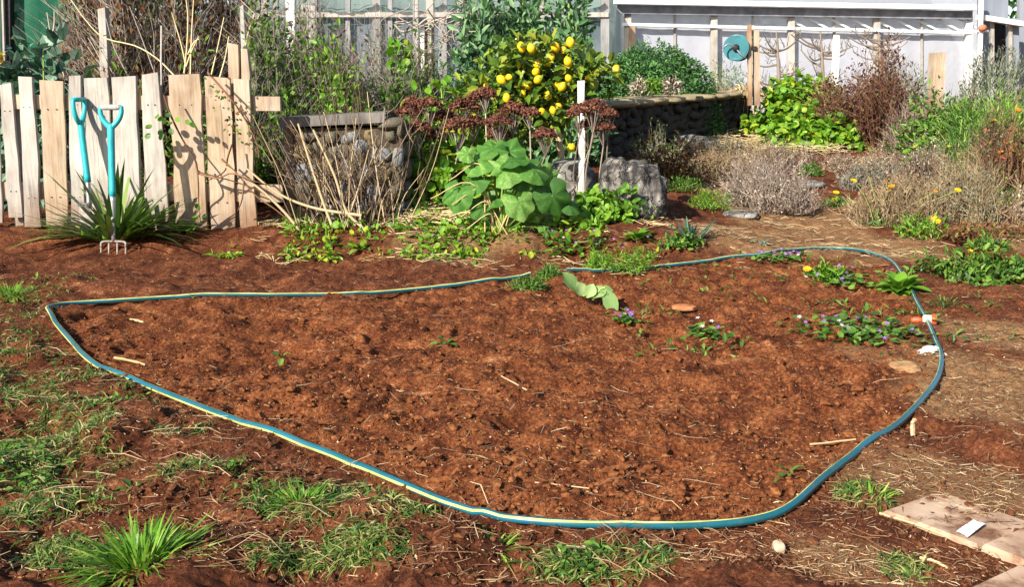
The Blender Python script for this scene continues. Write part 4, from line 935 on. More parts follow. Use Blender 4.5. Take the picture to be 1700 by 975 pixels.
def canes():
    Y = 6.2; o = thing('bare_cane_bush', 'bare straw-coloured canes leaning over the stone pier', 'bush', at(600, 392, Y))
    for i in range(85):
        bx = rng.normal(575, 50); by = rng.uniform(372, 398); ty = rng.uniform(150, 300); tx = bx - rng.uniform(-80, 130) * (by - ty) / 170
        p0 = at(bx, by, Y + rng.normal() * .06); p2 = at(tx, ty, Y + .05 + rng.normal() * .12); m_ = (p0 + p2) / 2 + rng.normal(size=3) * .03
        g = Geo(); th = rng.choice([.0035, .005, .008], p=[.6, .3, .1]); tubes(g, spline([p0, m_, p2], 8), np.linspace(th, th * .5, 8), 5, rng.random()); 
        for _ in range(3):
            t = rng.uniform(.4, .95); s = p0 + (p2 - p0) * t; d = nrm(nrm(p2 - p0) + runit(1)[0] * .7) * rng.uniform(.05, .2); tubes(g, np.array([s, s + d * .6 + rng.normal(size=3) * .01, s + d]), np.array([.5, .4, .25]) * th, 3, rng.random())
        g.build('cane', (T_cane, T_brown, T_brown, T_brown, T_brown, T_grey, T_brown)[i % 7], o, True)
    for p in ([(495, 205), (515, 270), (540, 345), (560, 395)], [(350, 262), (420, 305), (470, 350), (510, 398)], [(410, 280), (460, 320), (520, 345), (600, 358)], [(520, 215), (555, 290), (575, 350), (610, 385)]):
        P = spline([at(x, y, Y - .08) for x, y in p], 20); g = Geo(); tubes(g, P, np.linspace(.006, .010, 20), 7, .75); g.build('cane', T_cane, o, True)
canes()
# green and twiggy tangle behind the pier
for i, (px, Y, w_, h_, lb) in enumerate(((455, 7.4, 125, 200, 'tangle of twigs and small leaves right of the fence post'), (545, 7.6, 150, 195, 'leafy tangle of grey twigs above the stone pier'), (640, 7.9, 130, 165, 'leafy tangle of twigs left of the climbing nasturtium'))):
    c = onz(px, Y); s = mpp(Y); twiggy('tangled_shrub', lb, 'shrub', c, w_ * s * .62, .4, h_ * s * 1.32, 400, (T_grey, T_dead, T_grey)[i], (L_mid, L_bright, L_mid)[i], 8500, .052, .03, .0030, .95, .1, group='tangled shrubs behind the stone pier', branch=3, lkind='small')
for px, Y, w_, top, lb, lm, nl in ((440, 9.6, 120, 40, 'bare grey twigs in front of the wide white post', L_rust, 500), (530, 9.2, 130, 60, 'bare twigs with a few leaves in front of the slatted panel', L_mid, 900), (600, 9.4, 130, 50, 'tall bare twigs left of the vine-draped post', L_rust, 700), (680, 8.6, 110, 80, 'weedy growth around the short white stake', L_mid, 2200), (490, 8.2, 110, 105, 'leafy bramble just behind the fence rail end', L_mid, 2600), (600, 7.2, 110, 150, 'low bramble on top of the stone pier', L_bright, 1200)):
    c = onz(px, Y); s = mpp(Y); h = at(px, top, Y)[2] - c[2]; twiggy('bramble', lb, 'shrub', c, w_ * s * .6, .35, h * 1.1, 230, T_brown if top > 70 else T_grey, lm, nl, .05, .026, .0028, 1.0, .08, group='brambles behind the stone pier', branch=4, centers=5)
# kale rows left behind the fence
for px, Y, lb in ((18, 7.0, 'blue-green leafy kale at the left edge behind the palings'), (72, 7.1, 'blue-green kale below the green screen, middle of three'), (122, 7.2, 'blue-green kale beside the brown hedge behind the palings')):
    c = onz(px, Y); mound('kale_plant', lb, 'plant', c, .22, .2, .93 + .04 * rng.normal(), 460, .12, .08, L_blue, 'leaf', T_green, 8, .3, .5, group='kale plants behind the fence')
c = onz(4, 6.9); mound('flowering_kale', 'yellow-green flowering head at the far left edge', 'plant', c + [0, 0, .95], .07, .07, .13, 160, .03, .02, P_yel, 'small', T_green, 6)
# brown hedge
for i, (px, Y, w_, lb, m1) in enumerate(((178, 9.2, 105, 'rust-brown twiggy hedge shrub beside the green screen', L_rust), (232, 8.8, 115, 'rust-brown twiggy hedge shrub behind the thin stake', L_rust), (310, 9.0, 130, 'rust-brown hedge shrub with white stems behind the palings', L_rust), (395, 9.4, 110, 'rust-brown hedge shrub above the right end of the fence', L_rust))):
    c = onz(px, Y); s = mpp(Y); twiggy('hedge_shrub', lb, 'shrub', c, w_ * s * .62, .45, 1.8, 280, T_grey, m1, 5600, .06, .03, .0036, 1.0, .05, group='brown hedge behind the paling fence', branch=3)
for px, Y, h_, lb in ((205, 7.5, .92, 'green weeds behind the palings left of the thin stake'), (330, 7.4, .85, 'green weeds behind the palings right of the thin stake'), (415, 7.3, .80, 'green weeds at the right end of the paling fence')):
    c = onz(px, Y); mound('weed_clump', lb, 'plant', c, .26, .22, h_, 700, .06, .026, L_mid, 'leaf', T_green, 10, .4, .4)
def stalk(name, label, paths, Y, r, m, cat='stalk'):
    b = at(*paths[0][0], Y); o = thing(name, label, cat, b)
    for p in paths:
        P = spline([at(x, y, Y) for x, y in p], 18); g = Geo(); tubes(g, P, np.linspace(r, r * .55, 18), 5, rng.uniform(.6, 1)); g.build('stem', m, o, True)
stalk('arching_stem', 'long pale stem arching across the brown hedge', [[(292, 128), (262, 98), (225, 76), (172, 62), (140, 30), (112, -10)]], 7.2, .006, T_straw)
stalk('dead_stalk', 'forked dead stalk standing against the green screen', [[(108, 130), (98, 100), (86, 65), (78, 20)], [(86, 62), (90, 40), (90, 18)], [(98, 100), (100, 92), (106, 85)]], 7.2, .006, T_grey)
stalk('dead_stalk', 'cluster of tall white stems in front of the brown hedge', [[(305, 128), (310, 80), (312, 30), (308, -10)], [(309, 110), (318, 85), (330, 60)], [(309, 110), (300, 70), (285, 20)], [(312, 90), (322, 70), (331, 64)], [(316, 128), (318, 60), (322, -10)]], 7.6, .006, T_straw)
stalk('dead_stalk', 'slanting pale stems near the slim post', [[(350, 128), (360, 85), (372, 28)], [(365, 128), (374, 95), (380, 60)], [(405, 90), (412, 55), (422, 25)]], 7.4, .006, T_straw)
stalk('dead_stalk', 'thin crossing stems left of the hedge post', [[(190, 128), (172, 90), (150, 60)], [(175, 120), (165, 95), (146, 62)], [(215, 130), (190, 80), (176, 30)], [(260, 130), (238, 70), (215, 10)]], 7.5, .0045, T_grey)
# bare vines
def vine():
    Y = 9.4; o = thing('bare_vine', 'pale bare vine tangled over the weathered posts in the middle', 'vine', at(715, 165, Y))
    for i in range(44):
        x0 = rng.uniform(655, 840); y0 = rng.uniform(-15, 60); P = [at(x0, y0, Y + rng.normal() * .1)]
        for k in range(5): x0 += rng.normal() * 22; y0 += rng.uniform(-4, 32); P.append(at(x0, y0, Y + rng.normal() * .1))
        g = Geo(); tubes(g, spline(P, 22), np.linspace(.006, .0025, 22), 4, rng.uniform(.4, 1)); g.build('vine_stem', T_grey, o, True)
    g = Geo(); tubes(g, spline([at(x, y, Y - .05) for x, y in ((655, 40), (668, 52), (690, 45), (712, 30), (740, 40), (775, 60), (800, 75))], 30), .008, 5, .8); g.build('vine_stem', T_grey, o, True)
vine()
# soft green plants in the middle distance
for px, Y, w_, h_, m, k, lb in ((650, 8.6, 110, 1.0, L_dark, 'small', 'hazy fern-like green growth left of the vine-draped post'), (735, 8.9, 70, 1.05, L_bean, 'small', 'grey-green growth between the black stakes')):
    c = onz(px, Y); mound('feathery_plant', lb, 'plant', c, w_ * mpp(Y) * .55, .3, h_, 3000, .05, .012, m, k, T_green, 14, .3, .3)
for px, Y, w_, h_, lb in ((800, 9.2, 90, 1.5, 'tall grey-green bean plants behind the left of the lemon crown'), (868, 9.4, 100, 1.85, 'tall grey-green bean plants behind the middle of the lemon crown'), (940, 9.3, 100, 1.75, 'tall grey-green bean plants behind the right of the lemon crown')):
    c = onz(px, Y); mound('bean_plants', lb, 'plant', c, w_ * mpp(Y) * .6, .35, h_, 2000, .10, .045, L_bean, 'leaf', T_green, 18, .3, .25, updir=.9, group='tall bean plants behind the lemon tree')
# nasturtium and background greens round the lemon
def nast(name, label, px, Y, rx, ry, h, n, ls=.055, base=None, flow=None, group='nasturtium mounds'):
    c = onz(px, Y) if base is None else np.asarray(base)
    return mound(name, label, 'plant', c, rx, ry, h, n, ls, ls * 1.0, L_nast, 'round', T_green, 20, .3, .5, flow, .1, group, bend=.05)
nast('nasturtium', 'climbing nasturtium with round leaves left of the lemon tree', 740, 7.5, .30, .25, .74, 420, .075, None, [(P_yel, 3, .05)])
nast('nasturtium', 'single cluster of large round leaves above the leafy tangle', 664, 8.0, .09, .08, .16, 26, .08, at(664, 108, 8.0))
nast('nasturtium', 'nasturtium trailing from the lemon crown into the seed heads', 790, 7.2, .34, .2, .56, 420, .065, None, [(P_yel, 3, .04)])
nast('nasturtium', 'dark nasturtium foliage under the brown seed heads', 735, 6.85, .42, .22, .42, 420, .07, None, [(P_org, 4, .035)])
# lemon tree
def lemon_tree():
    Y = 7.5; b = onz(938, Y); o = thing('lemon_tree', 'small lemon tree loaded with ripe yellow lemons', 'tree', b)
    P = spline([b - [0, 0, .03], at(932, 265, Y), at(925, 215, Y), at(912, 175, Y), at(900, 130, Y)], 16); g = Geo(); tubes(g, P, np.linspace(.030, .014, 16), 8, .75); tr = g.build('trunk', T_cane, o, True)
    cl = [(800, 165, 50, 34), (840, 135, 50, 45), (880, 110, 45, 42), (920, 125, 48, 42), (895, 165, 55, 42), (860, 195, 50, 36), (935, 170, 36, 30), (985, 128, 38, 24), (960, 110, 34, 28), (905, 82, 36, 20), (855, 90, 30, 22), (780, 190, 30, 24), (905, 205, 34, 26), (1010, 118, 16, 14)]
    g = Geo(); s = mpp(Y); V = []
    for i, (x, y, rx, ry) in enumerate(cl):
        e = at(x, y, Y + rng.normal() * .1); st = P[rng.integers(9, 15)]; m_ = (e + st) / 2 + [0, rng.normal() * .05, -.03]; V.append(spline([st, m_, e], 8))
    tubes(g, np.array(V), np.linspace(.012, .005, 8)[None], 6, .5); g.build('limb', T_cane, o, True)
    g = Geo()
    for x, y, rx, ry in cl:
        n = int(rx * ry * .105); c = at(x, y, Y); d = runit(n) * (rng.random(n) ** .45)[:, None]; p = c + d * [rx * s, .24, ry * s] * 1.22; D = nrm(d + runit(n) * .8 + [0, -.1, .1])
        leaves(g, p, D, runit(n) * .6 + UP * .8 + [0, -.4, 0], .095 * rng.uniform(.6, 1.2, n), .046 * rng.uniform(.7, 1.2, n), 'leaf', .15)
    cr = g.build('crown', L_lemon, o)
    ml = plain('lemon_skin', [(0, (.62, .33, .005)), (.5, (.74, .46, .008)), (1, (.80, .56, .02))], 9, .42, .4, .25, .003)
    V, Fc = icosub(2); V = V.copy(); V[:, 2] *= 1 + .22 * np.abs(V[:, 2]) ** 6 + .12; 
    lem = None
    for x, y in [(866, 78), (882, 80), (922, 78), (936, 83), (943, 102), (905, 104), (910, 103), (890, 119), (893, 132), (944, 130), (926, 142), (910, 158), (808, 142), (841, 162), (877, 141), (979, 128), (1022, 116), (928, 176), (918, 183), (786, 193), (948, 245), (892, 106), (933, 144), (845, 128), (868, 155), (900, 185), (947, 70), (832, 132), (775, 170), (915, 95)]:
        p = at(x, y, Y - .26 + rng.uniform(-.05, .12))
        if lem is None:
            g = Geo().add(V * .0265 + np.array(o.location), Fc); lem = g.build('lemon', ml, o, True); l = lem
        else: l = lem.copy(); scn.collection.objects.link(l)
        l.location = tuple(p - np.array(o.location)); l.rotation_euler = tuple(rng.normal(size=3) * .5); k = rng.uniform(.75, 1.2); l.scale = (k, k, k)
lemon_tree()
# brown sedum seed heads
def sedum(label, pts, Yb, base):
    b = onz(base, Yb); o = thing('sedum_clump', label, 'plant', b, 'brown sedum clumps')
    for x, y, r in pts:
        s = mpp(Yb); c = at(x, y, Yb - .1 + rng.normal() * .08); R_ = r * s; n = int(150 + r * 7); a = rng.uniform(0, 6.283, n); q = np.sqrt(rng.random(n))
        p = c + np.stack([np.cos(a) * q * R_, np.sin(a) * q * R_ * .8, (1 - q ** 2) * R_ * .55 + rng.normal(size=n) * R_ * .1], 1); g = Geo()
        lumps(g, p, .0085 * rng.uniform(.6, 1.3, n), .25, .9); hd = g.build('seed_head', T_sedum, o, kind='stuff')
        k = 16; e = p[rng.integers(0, n, k)]; j = c + [0, 0, -R_ * 1.6]; g = Geo(); tubes(g, np.stack([np.repeat((j + rng.normal(size=3) * .003)[None], k, 0), (e * .55 + j * .45), e], 1), .0022, 3, rng.random(k))
        bb = b + rng.normal(size=3) * [.08, .05, 0]; bb[0] += (c[0] - b[0]) * .5; tubes(g, spline([bb, (bb + j) / 2 + rng.normal(size=3) * .015, j], 8), .0042, 5, rng.random()); g.build('stalk', T_dead, o)
sedum('clump of brown flat sedum seed heads left of the lemon tree', [(680, 190, 24), (712, 176, 20), (735, 200, 26), (695, 215, 22), (770, 180, 26), (795, 165, 20), (806, 158, 18), (760, 212, 26), (722, 232, 22), (785, 205, 20), (685, 172, 16)], 7.0, 735)
sedum('clump of brown sedum seed heads in front of the lemon trunk', [(828, 205, 22), (852, 186, 24), (905, 226, 20), (828, 225, 20), (880, 190, 16)], 6.95, 870)
sedum('clump of brown sedum seed heads beside the white stake', [(962, 190, 22), (985, 182, 24), (1010, 192, 17), (978, 212, 22), (1002, 214, 18)], 6.75, 1000)
# squash
def squash():
    b = G(828, 392); Y = b[1]; o = thing('squash_plant', 'squash plant with big angular green leaves in front of the brown seed heads', 'plant', b)
    LV = [(797, 266, 27, -.5, .5, -1, .6), (818, 247, 22, -.2, .8, 0, 1), (845, 252, 24, .1, .7, .3, 1), (838, 282, 27, -.2, .5, .2, .4), (868, 290, 23, .3, .2, 1, .2), (885, 280, 25, .3, .5, 1, .4), (760, 322, 24, -.5, .1, -.3, -1), (820, 330, 23, -.2, .6, -.6, -.3), (862, 335, 24, .1, .0, .3, -1), (918, 325, 27, .1, .3, .5, -1), (893, 305, 24, .4, .2, 1, -.3), (850, 265, 22, 0, 1, .4, .7), (905, 296, 20, .5, .4, 1, .2), (945, 342, 15, .4, .4, 1, -.3), (776, 255, 14, -.3, .7, -1, .5), (905, 380, 13, .1, .6, .3, -.5), (790, 300, 22, -.4, .3, -.6, -.6), (850, 310, 24, 0, .4, .1, -.8), (880, 345, 20, .2, .3, .5, -.8), (800, 345, 18, -.3, .4, -.5, -.6)]
    for i, (x, y, r, nx, nz, tx, tzz) in enumerate(LV):
        dy = rng.uniform(-.12, .1); c = at(x, y, Y + .02 + dy); N = np.array([nx + rng.normal() * .3, -.75 + rng.normal() * .2, nz + .15 + rng.normal() * .25]); g = Geo(); lobed(g, c, N, np.array([tx, -.3, tzz]), r * mpp(Y) * 1.32, rng.uniform(.2, .9)); lf = g.build('leaf', L_squash, o, True)
        g = Geo(); tubes(g, spline([b + [rng.normal() * .02, 0, -.01], b * .5 + c * .5 + [0, .02, .03], c], 10), np.linspace(.0085, .005, 10), 6, rng.random()); g.build('stalk', T_green, lf, True)
    for x, y in ((770, 300), (775, 340), (740, 330), (800, 380), (865, 375), (790, 360)):
        g = Geo(); tubes(g, spline([b + rng.normal(size=3) * [.05, .03, 0], at((x + 828) / 2, y - 25, Y - .05), at(x - 25, y, Y - .08)], 12), np.linspace(.005, .003, 12), 5, .5); g.build('dry_stalk', T_straw, o, True)
squash()
# ------------------------------------------------------------------ right hand background
def bush(label, px, Y, wpx, top, n, ls, lw, m, kind='small', name='round_bush', base=None, lump=.12, dep=.5, shell=.6, **kw):
    c = onz(px, Y); s = mpp(Y); h = at(px, top, Y)[2] - c[2]; return mound(name, label, 'bush', c, wpx * s / 2, dep, h, n, ls, lw, m, kind, T_green, 16, lump, shell, **kw)
bush('dense rounded dark green bush left of the hose reel', 1080, 13.0, 235, 72, 19000, .06, .024, L_dark, dep=.7, lump=.05)
bush('loose grass-green bush under the hose reel', 1200, 14.8, 90, 110, 1500, .09, .012, L_mid, lump=.3)
twiggy('twiggy_weed', 'brown twiggy weed left of the hose reel', 'plant', onz(1195, 14.6), .22, .2, .8, 90, T_dead, L_dead, 500, .03, .012, .003, branch=2)
for px, lb, m in ((1062, 'brown dry tuft on the wall top left of the bright clump', L_dead), (1112, 'brown dry tuft on the wall top right of the bright clump', L_dead), (1084, 'bright green clump growing behind the wall top', L_bright)):
    c = at(px, 156, 11.4); mound('wall_top_plant', lb, 'plant', c, .12, .1, .17, 260, .05, .02, m, 'leaf', T_dead, 6, .3)
nast('nasturtium', 'bright nasturtium mound at the far end of the dark wall', 1325, 13.0, .66, .5, .68, 2000, .09, None, [(P_yel, 10, .05)])
nast('nasturtium', 'low bright nasturtium spreading beside the straw mulch', 1365, 11.9, .75, .4, .40, 1700, .085, None, [(P_yel, 6, .05)])
nast('nasturtium', 'small bright nasturtium below the thick short post', 1555, 10.0, .26, .2, .36, 300, .075, None, [(P_yel, 5, .05)])
for px, Y, w_, top, lb in ((1400, 12.0, 120, 118, 'purple-brown leafy shrub right of the nasturtium mound'), (1460, 11.6, 110, 105, 'purple-brown leafy shrub in front of the greenhouse')):
    c = onz(px, Y); s = mpp(Y); h = at(px, top, Y)[2] - c[2]; twiggy('purple_shrub', lb, 'shrub', c, w_ * s * .58, .4, h * 1.1, 200, T_red, L_purple, 3600, .045, .026, .003, .95, .1, group='purple-brown shrubs', branch=3)
for px, Y, w_, top, lb in ((1595, 10.1, 90, 150, 'brownish undergrowth right of the thick short post'), (1500, 11.2, 70, 168, 'brownish undergrowth at the foot of the purple shrubs')):
    c = onz(px, Y); s = mpp(Y); h = at(px, top, Y)[2] - c[2]; twiggy('dry_shrub', lb, 'shrub', c, w_ * s * .58, .3, max(h, .2), 160, T_dead, L_rust, 900, .035, .015, .0025, branch=2)
bush('leafy green clump hiding the foot of the thick short post', 1562, 10.0, 130, 160, 1500, .07, .03, L_mid, 'leaf', lump=.3, name='leafy_clump')
bush('silvery grey lavender bush by the shed', 1640, 11.5, 140, 92, 5000, .075, .012, L_lav, lump=.2, name='lavender_bush', updir=1.2)
bush('silvery grey lavender bush left of the thick short post', 1500, 13.0, 110, 115, 1800, .07, .012, L_lav, lump=.2, name='lavender_bush', updir=1.2)
bush('feathery bright green bush at the right edge', 1655, 9.6, 190, 168, 5200, .09, .010, L_bright, lump=.3, name='feathery_bush', updir=.9)
bush('feathery mid green bush under the red-tipped stems', 1600, 9.0, 90, 190, 1800, .08, .012, L_mid, lump=.35, name='feathery_bush', updir=.9, flow=[(P_red, 3, .05), (P_yel, 3, .04)])
twiggy('red_stem_bush', 'bare reddish stems with red and orange tips at the right edge', 'bush', onz(1672, 8.0), .34, .3, .66, 70, T_red, L_rust, 300, .04, .02, .004, branch=2, heads=(P_org, 7, .05))
twiggy('red_stem_bush', 'upright brown stems standing above the dry lavender at right', 'bush', onz(1625, 7.9), .26, .25, .50, 60, T_red, L_mid, 160, .04, .02, .0035, branch=2, heads=(P_red, 3, .05))
def espalier(px, Y, label):
    b = onz(px, Y); o = thing('espalier_tree', label, 'tree', b); top = at(px, 52, Y)
    g = Geo(); tubes(g, spline([b, (b + top) / 2 + [.02, 0, 0], top], 8), np.linspace(.045, .012, 8), 7, .4); g.build('trunk', T_grey, o, True)
    for k in range(14):
        t = rng.uniform(.35, .95); s = b + (top - b) * t; sg = rng.choice([-1, 1]); e = s + [sg * rng.uniform(.15, .45), rng.normal() * .05, rng.uniform(0, .25)]; m_ = (s + e) / 2 + [0, 0, -.04]
        g = Geo(); tubes(g, spline([s, m_, e], 7), np.linspace(.016, .007, 7), 5, rng.random() * .6)
        for _ in range(5): q = s + (e - s) * rng.random(); tubes(g, np.array([q, q + rng.normal(size=3) * .03 + [0, 0, .04], q + rng.normal(size=3) * .04 + [0, 0, .10]]), [.006, .005, .003], 3, rng.random() * .6)
        g.build('limb', T_grey, o)
espalier(1289, 14.0, 'leafless espalier tree just right of the hose reel'); espalier(1362, 14.0, 'leafless espalier tree left of the white greenhouse post'); espalier(1458, 14.2, 'leafless espalier tree behind the purple shrubs')
# dry grass hanging over the wall end
b_ = np.array([3.2, 14.1, .93]); tuft('dry_grass_tuft', 'dry straw grass hanging over the end of the dark wall', 'grass', b_, .22, 260, .55, .012, T_straw, 1.2, 1.6)
# dry lavender field
for li, (px, py, w_, h_, n, lb) in enumerate(((1265, 345, 215, 84, 900, 'large domed dry lavender bush left of the straw path'), (1480, 376, 190, 82, 850, 'dry lavender bush right of the straw path with yellow flowers behind'), (1200, 262, 120, 30, 300, 'low dry lavender beside the rounded pale stone'), (1290, 276, 140, 34, 360, 'low dry lavender in front of the straw mulch'),
                              (1420, 285, 110, 36, 320, 'low dry lavender behind the head of the straw path'), (1560, 246, 130, 70, 420, 'grey lavender in front of the thick short post'), (1590, 370, 130, 110, 600, 'dry lavender below the upright brown stems'), (1670, 330, 120, 110, 600, 'tall dry brown stems at the right edge above the low weeds'), (1580, 300, 130, 60, 380, 'dry lavender behind the upright brown stems'), (1215, 300, 130, 55, 420, 'grey-brown lavender behind the large domed bush'), (1450, 318, 110, 45, 360, 'grey-brown lavender behind the yellow daisies'), (1170, 290, 90, 40, 260, 'small brown lavender behind the furrowed boulder'), (1530, 325, 130, 70, 460, 'brown lavender between the daisies and the upright stems'), (1640, 290, 140, 70, 460, 'brown lavender under the feathery green bush'), (1130, 290, 110, 34, 300, 'low grey lavender at the foot of the dark wall'), (1500, 262, 130, 46, 360, 'low lavender in front of the purple shrubs'), (1750, 380, 150, 90, 500, 'dry lavender past the right edge'), (1860, 330, 170, 90, 500, 'dry lavender far past the right edge'))):
    c = G(px, py); s = mpp(c[1]); twiggy('dry_lavender', lb, 'shrub', c, w_ * s * .52, w_ * s * .42, h_ * s * 1.12, int(n * .9), (T_dead, T_cane, T_brown)[(0, 1, 2, 0, 1)[li % 5]], (L_dead, L_dead2, L_lav, L_dead2)[li % 4], int(n * 7), .026, .010, .0019, 1.0, .10, centers=7 if w_ > 110 else 4, group='dry lavender bushes', branch=2)
for px, py, w_, h_, lb in ((1175, 348, 70, 34, 'low green cushion right of the dark furrowed boulder'), (1232, 338, 70, 34, 'low green cushion in front of the large dry lavender'), (1345, 292, 40, 20, 'green weeds among the low lavender'), (1130, 318, 60, 24, 'low green weeds behind the dark furrowed boulder')):
    c = G(px, py); s = mpp(c[1]); mound('green_cushion', lb, 'plant', c, w_ * s * .55, w_ * s * .4, h_ * s, 700, .035, .008, L_mid if py < 330 else L_bright, 'small', T_green, 8, .3, .3, group='low green cushions')
c = G(1105, 300); mound('rusty_shrub', 'low dark shrub with rusty leaves between the boulder and the wall', 'shrub', c, .32, .25, .32, 1500, .04, .018, L_rust, 'leaf', T_red, 30, .4, .2)
c = G(1090, 275); twiggy('dark_weed', 'dark twiggy weed at the foot of the wall', 'plant', c, .3, .2, .3, 140, T_grey, L_mid, 700, .03, .015, .0022)
# daisies with flowers in the dry lavender
def daisy(label, px, py, w_, fl, hgt=.1, n=160, m=L_mid):
    c = G(px, py); s = mpp(c[1]); o = mound('daisy_plant', label, 'plant', c, w_ * s * .5, w_ * s * .36, hgt, n, .05, .014, m, 'leaf', T_green, 6, .3, .2, group='yellow daisy plants')
    for x, y, fm, sz in fl:
        p = at(x, y, c[1] - .02); flower(p, sz, fm, o, 11); g = Geo(); tubes(g, spline([c + rng.normal(size=3) * [.03, .02, 0], (c + p) / 2 + [0, .01, .02], p], 6), .0022, 4, .5); g.build('flower_stem', T_green, o)
daisy('yellow daisies at the left foot of the right-hand dry lavender', 1392, 345, 50, [(1388, 320, P_yel, .055), (1386, 332, P_yel, .05), (1396, 348, P_org, .04)], .08)
daisy('yellow daisies rising behind the right-hand dry lavender', 1465, 382, 60, [(1443, 296, P_yel, .035), (1417, 300, P_yel, .05), (1472, 302, P_org, .05), (1480, 309, P_yel, .05), (1474, 318, P_yel, .045), (1552, 318, P_org, .035), (1590, 316, P_yel, .05)], .12)
daisy('fleshy green daisy with one yellow bloom before the right-hand lavender', 1525, 396, 90, [(1553, 366, P_yel, .07)], .14, 300, L_bright)
daisy('daisy rosette with one yellow bloom among the violets', 1372, 470, 66, [(1340, 447, P_yel, .045)], .08, 200, L_bright)
daisy('daisy with orange blooms above the green patch at right', 1640, 418, 70, [(1612, 418, P_yel, .05), (1640, 414, P_org, .05), (1690, 436, P_org, .05)], .08, 150)
c = G(1650, 470); mound('weed_patch', 'low leafy green patch at the right edge', 'plant', c, .42, .3, .15, 1100, .05, .022, L_mid, 'leaf', T_green, 20, .5, .25)
c = G(1640, 400); mound('weed_patch', 'dark low weeds with rusty leaves at the right edge', 'plant', c, .45, .25, .10, 700, .035, .016, L_rust, 'leaf', T_red, 20, .5, .25)
c = G(1610, 345); mound('weed_patch', 'mixed weeds under the tall dry stems at right', 'plant', c, .5, .3, .16, 900, .04, .018, L_mid, 'leaf', T_red, 20, .5, .25)
c = G(1555, 510); tuft('grass_tuft', 'small grey-green grass tuft right of the lush salad plant', 'grass', G(1570, 508), .06, 120, .08, .006, L_dgrass, 1.1, .5)
# ------------------------------------------------------------------ middle strip plants
rosette('salad_plant', 'lush light green salad plant growing over the hose', 'plant', G(1492, 486), 30, .17, .085, L_bright, .8)
rosette('salad_plant', 'light green lettuce at the foot of the dark furrowed boulder', 'plant', G(1062, 398), 20, .13, .06, L_bright, .8)
tuft('iris_clump', 'blue-green spiky clump right of the lettuce', 'plant', G(1150, 402), .05, 46, .20, .016, L_blue, .9, .25)
c = G(1130, 412); mound('weed_patch', 'leafy weeds in front of the spiky clump', 'plant', c, .16, .10, .09, 300, .035, .02, L_mid, 'leaf', T_green, 8, .4, .2)
rosette('grey_rosette', 'flat grey-green rosette on the path left of the violets', 'plant', G(1262, 406), 12, .11, .035, L_blue, .3)
c = G(1000, 372); mound('geranium', 'bright lobed-leaf mound in front of the boulders', 'plant', c, .28, .16, .20, 420, .055, .05, L_bright, 'round', T_green, 14, .35, .3)
for px, py, r, h_, lb in ((995, 450, .10, .11, 'left of two feathery carrot-leaved clumps'), (1052, 452, .12, .13, 'right of two feathery carrot-leaved clumps'), (878, 482, .09, .06, 'ferny green weed where the rear hose disappears'), (912, 462, .07, .05, 'small ferny weed left of the drooping pale leaves')):
    mound('feathery_herb', lb, 'plant', G(px, py), r, r * .7, h_, 700, .035, .006, L_bright if py < 460 else L_mid, 'small', T_green, 10, .35, .2)
def drooping():
    b = G(985, 498); Y = b[1]; o = thing('drooping_plant', 'pale green plant with a few large drooping leaves on the bare soil', 'plant', b)
    for a0, a1, w_, bend in (((962, 490), (934, 452), 26, .1), ((968, 492), (958, 470), 22, -.2), ((985, 495), (1006, 476), 24, .3), ((1005, 478), (1022, 522), 26, .1), ((975, 495), (985, 472), 22, .2), ((995, 485), (1018, 480), 18, .3)):
        p = at(*a0, Y - .02); q = at(*a1, Y - .02 - .05 * (a1[1] > 500)); D = nrm(q - p); g = Geo(); bigleaf(g, p, D, nrm(np.array([rng.normal() * .3, -.75, .7])), np.linalg.norm(q - p) * 1.05, w_ * mpp(Y), bend * .6, .06); g.build('leaf', L_pale, o, True)
        g = Geo(); tubes(g, spline([b, (b + p) / 2 + [0, 0, .02], p], 6), .005, 5, .6); g.build('stalk', T_green, o, True)
drooping()
def violets(label, px, py, w_, d_, n, nf):
    c = G(px, py); s = mpp(c[1]); o = thing('violet_patch', label, 'plant', c, 'violet patches')
    x = c[0] + rng.normal(size=n) * w_ * s * .28; y = c[1] + rng.normal(size=n) * d_ * .3; g = Geo(); leaves(g, np.stack([x, y, tz(x, y) + rng.uniform(.01, .035, n)], 1), runit(n) * [1, 1, .2], UP + runit(n) * .6, .036 * rng.uniform(.6, 1.2, n), .034 * rng.uniform(.6, 1.2, n), 'round', .05)
    g.build('foliage', L_mid, o, kind='stuff')
    for _ in range(nf):
        p = np.array([c[0] + rng.normal() * w_ * s * .28, c[1] + rng.normal() * d_ * .3, 0]); p[2] = float(tz(p[0], p[1])) + rng.uniform(.035, .06); flower(p, .021, P_pur if rng.random() < .8 else P_pink, o, 5)
violets('violet patch left of the orange hose fitting', 1430, 556, 200, .42, 230, 14)
violets('violet patch along the rear curve of the hose', 1300, 434, 90, .22, 110, 16)
violets('violets around the yellow daisy rosette', 1400, 470, 150, .40, 130, 14)
violets('sparse violets in front of the boulders', 970, 414, 170, .2, 110, 14)
violets('small grey-green violet seedling patch left of the violet bed', 1175, 560, 60, .15, 50, 4)
violets('tiny purple seedlings beside the drooping leaf shadow', 1035, 538, 40, .10, 36, 8)
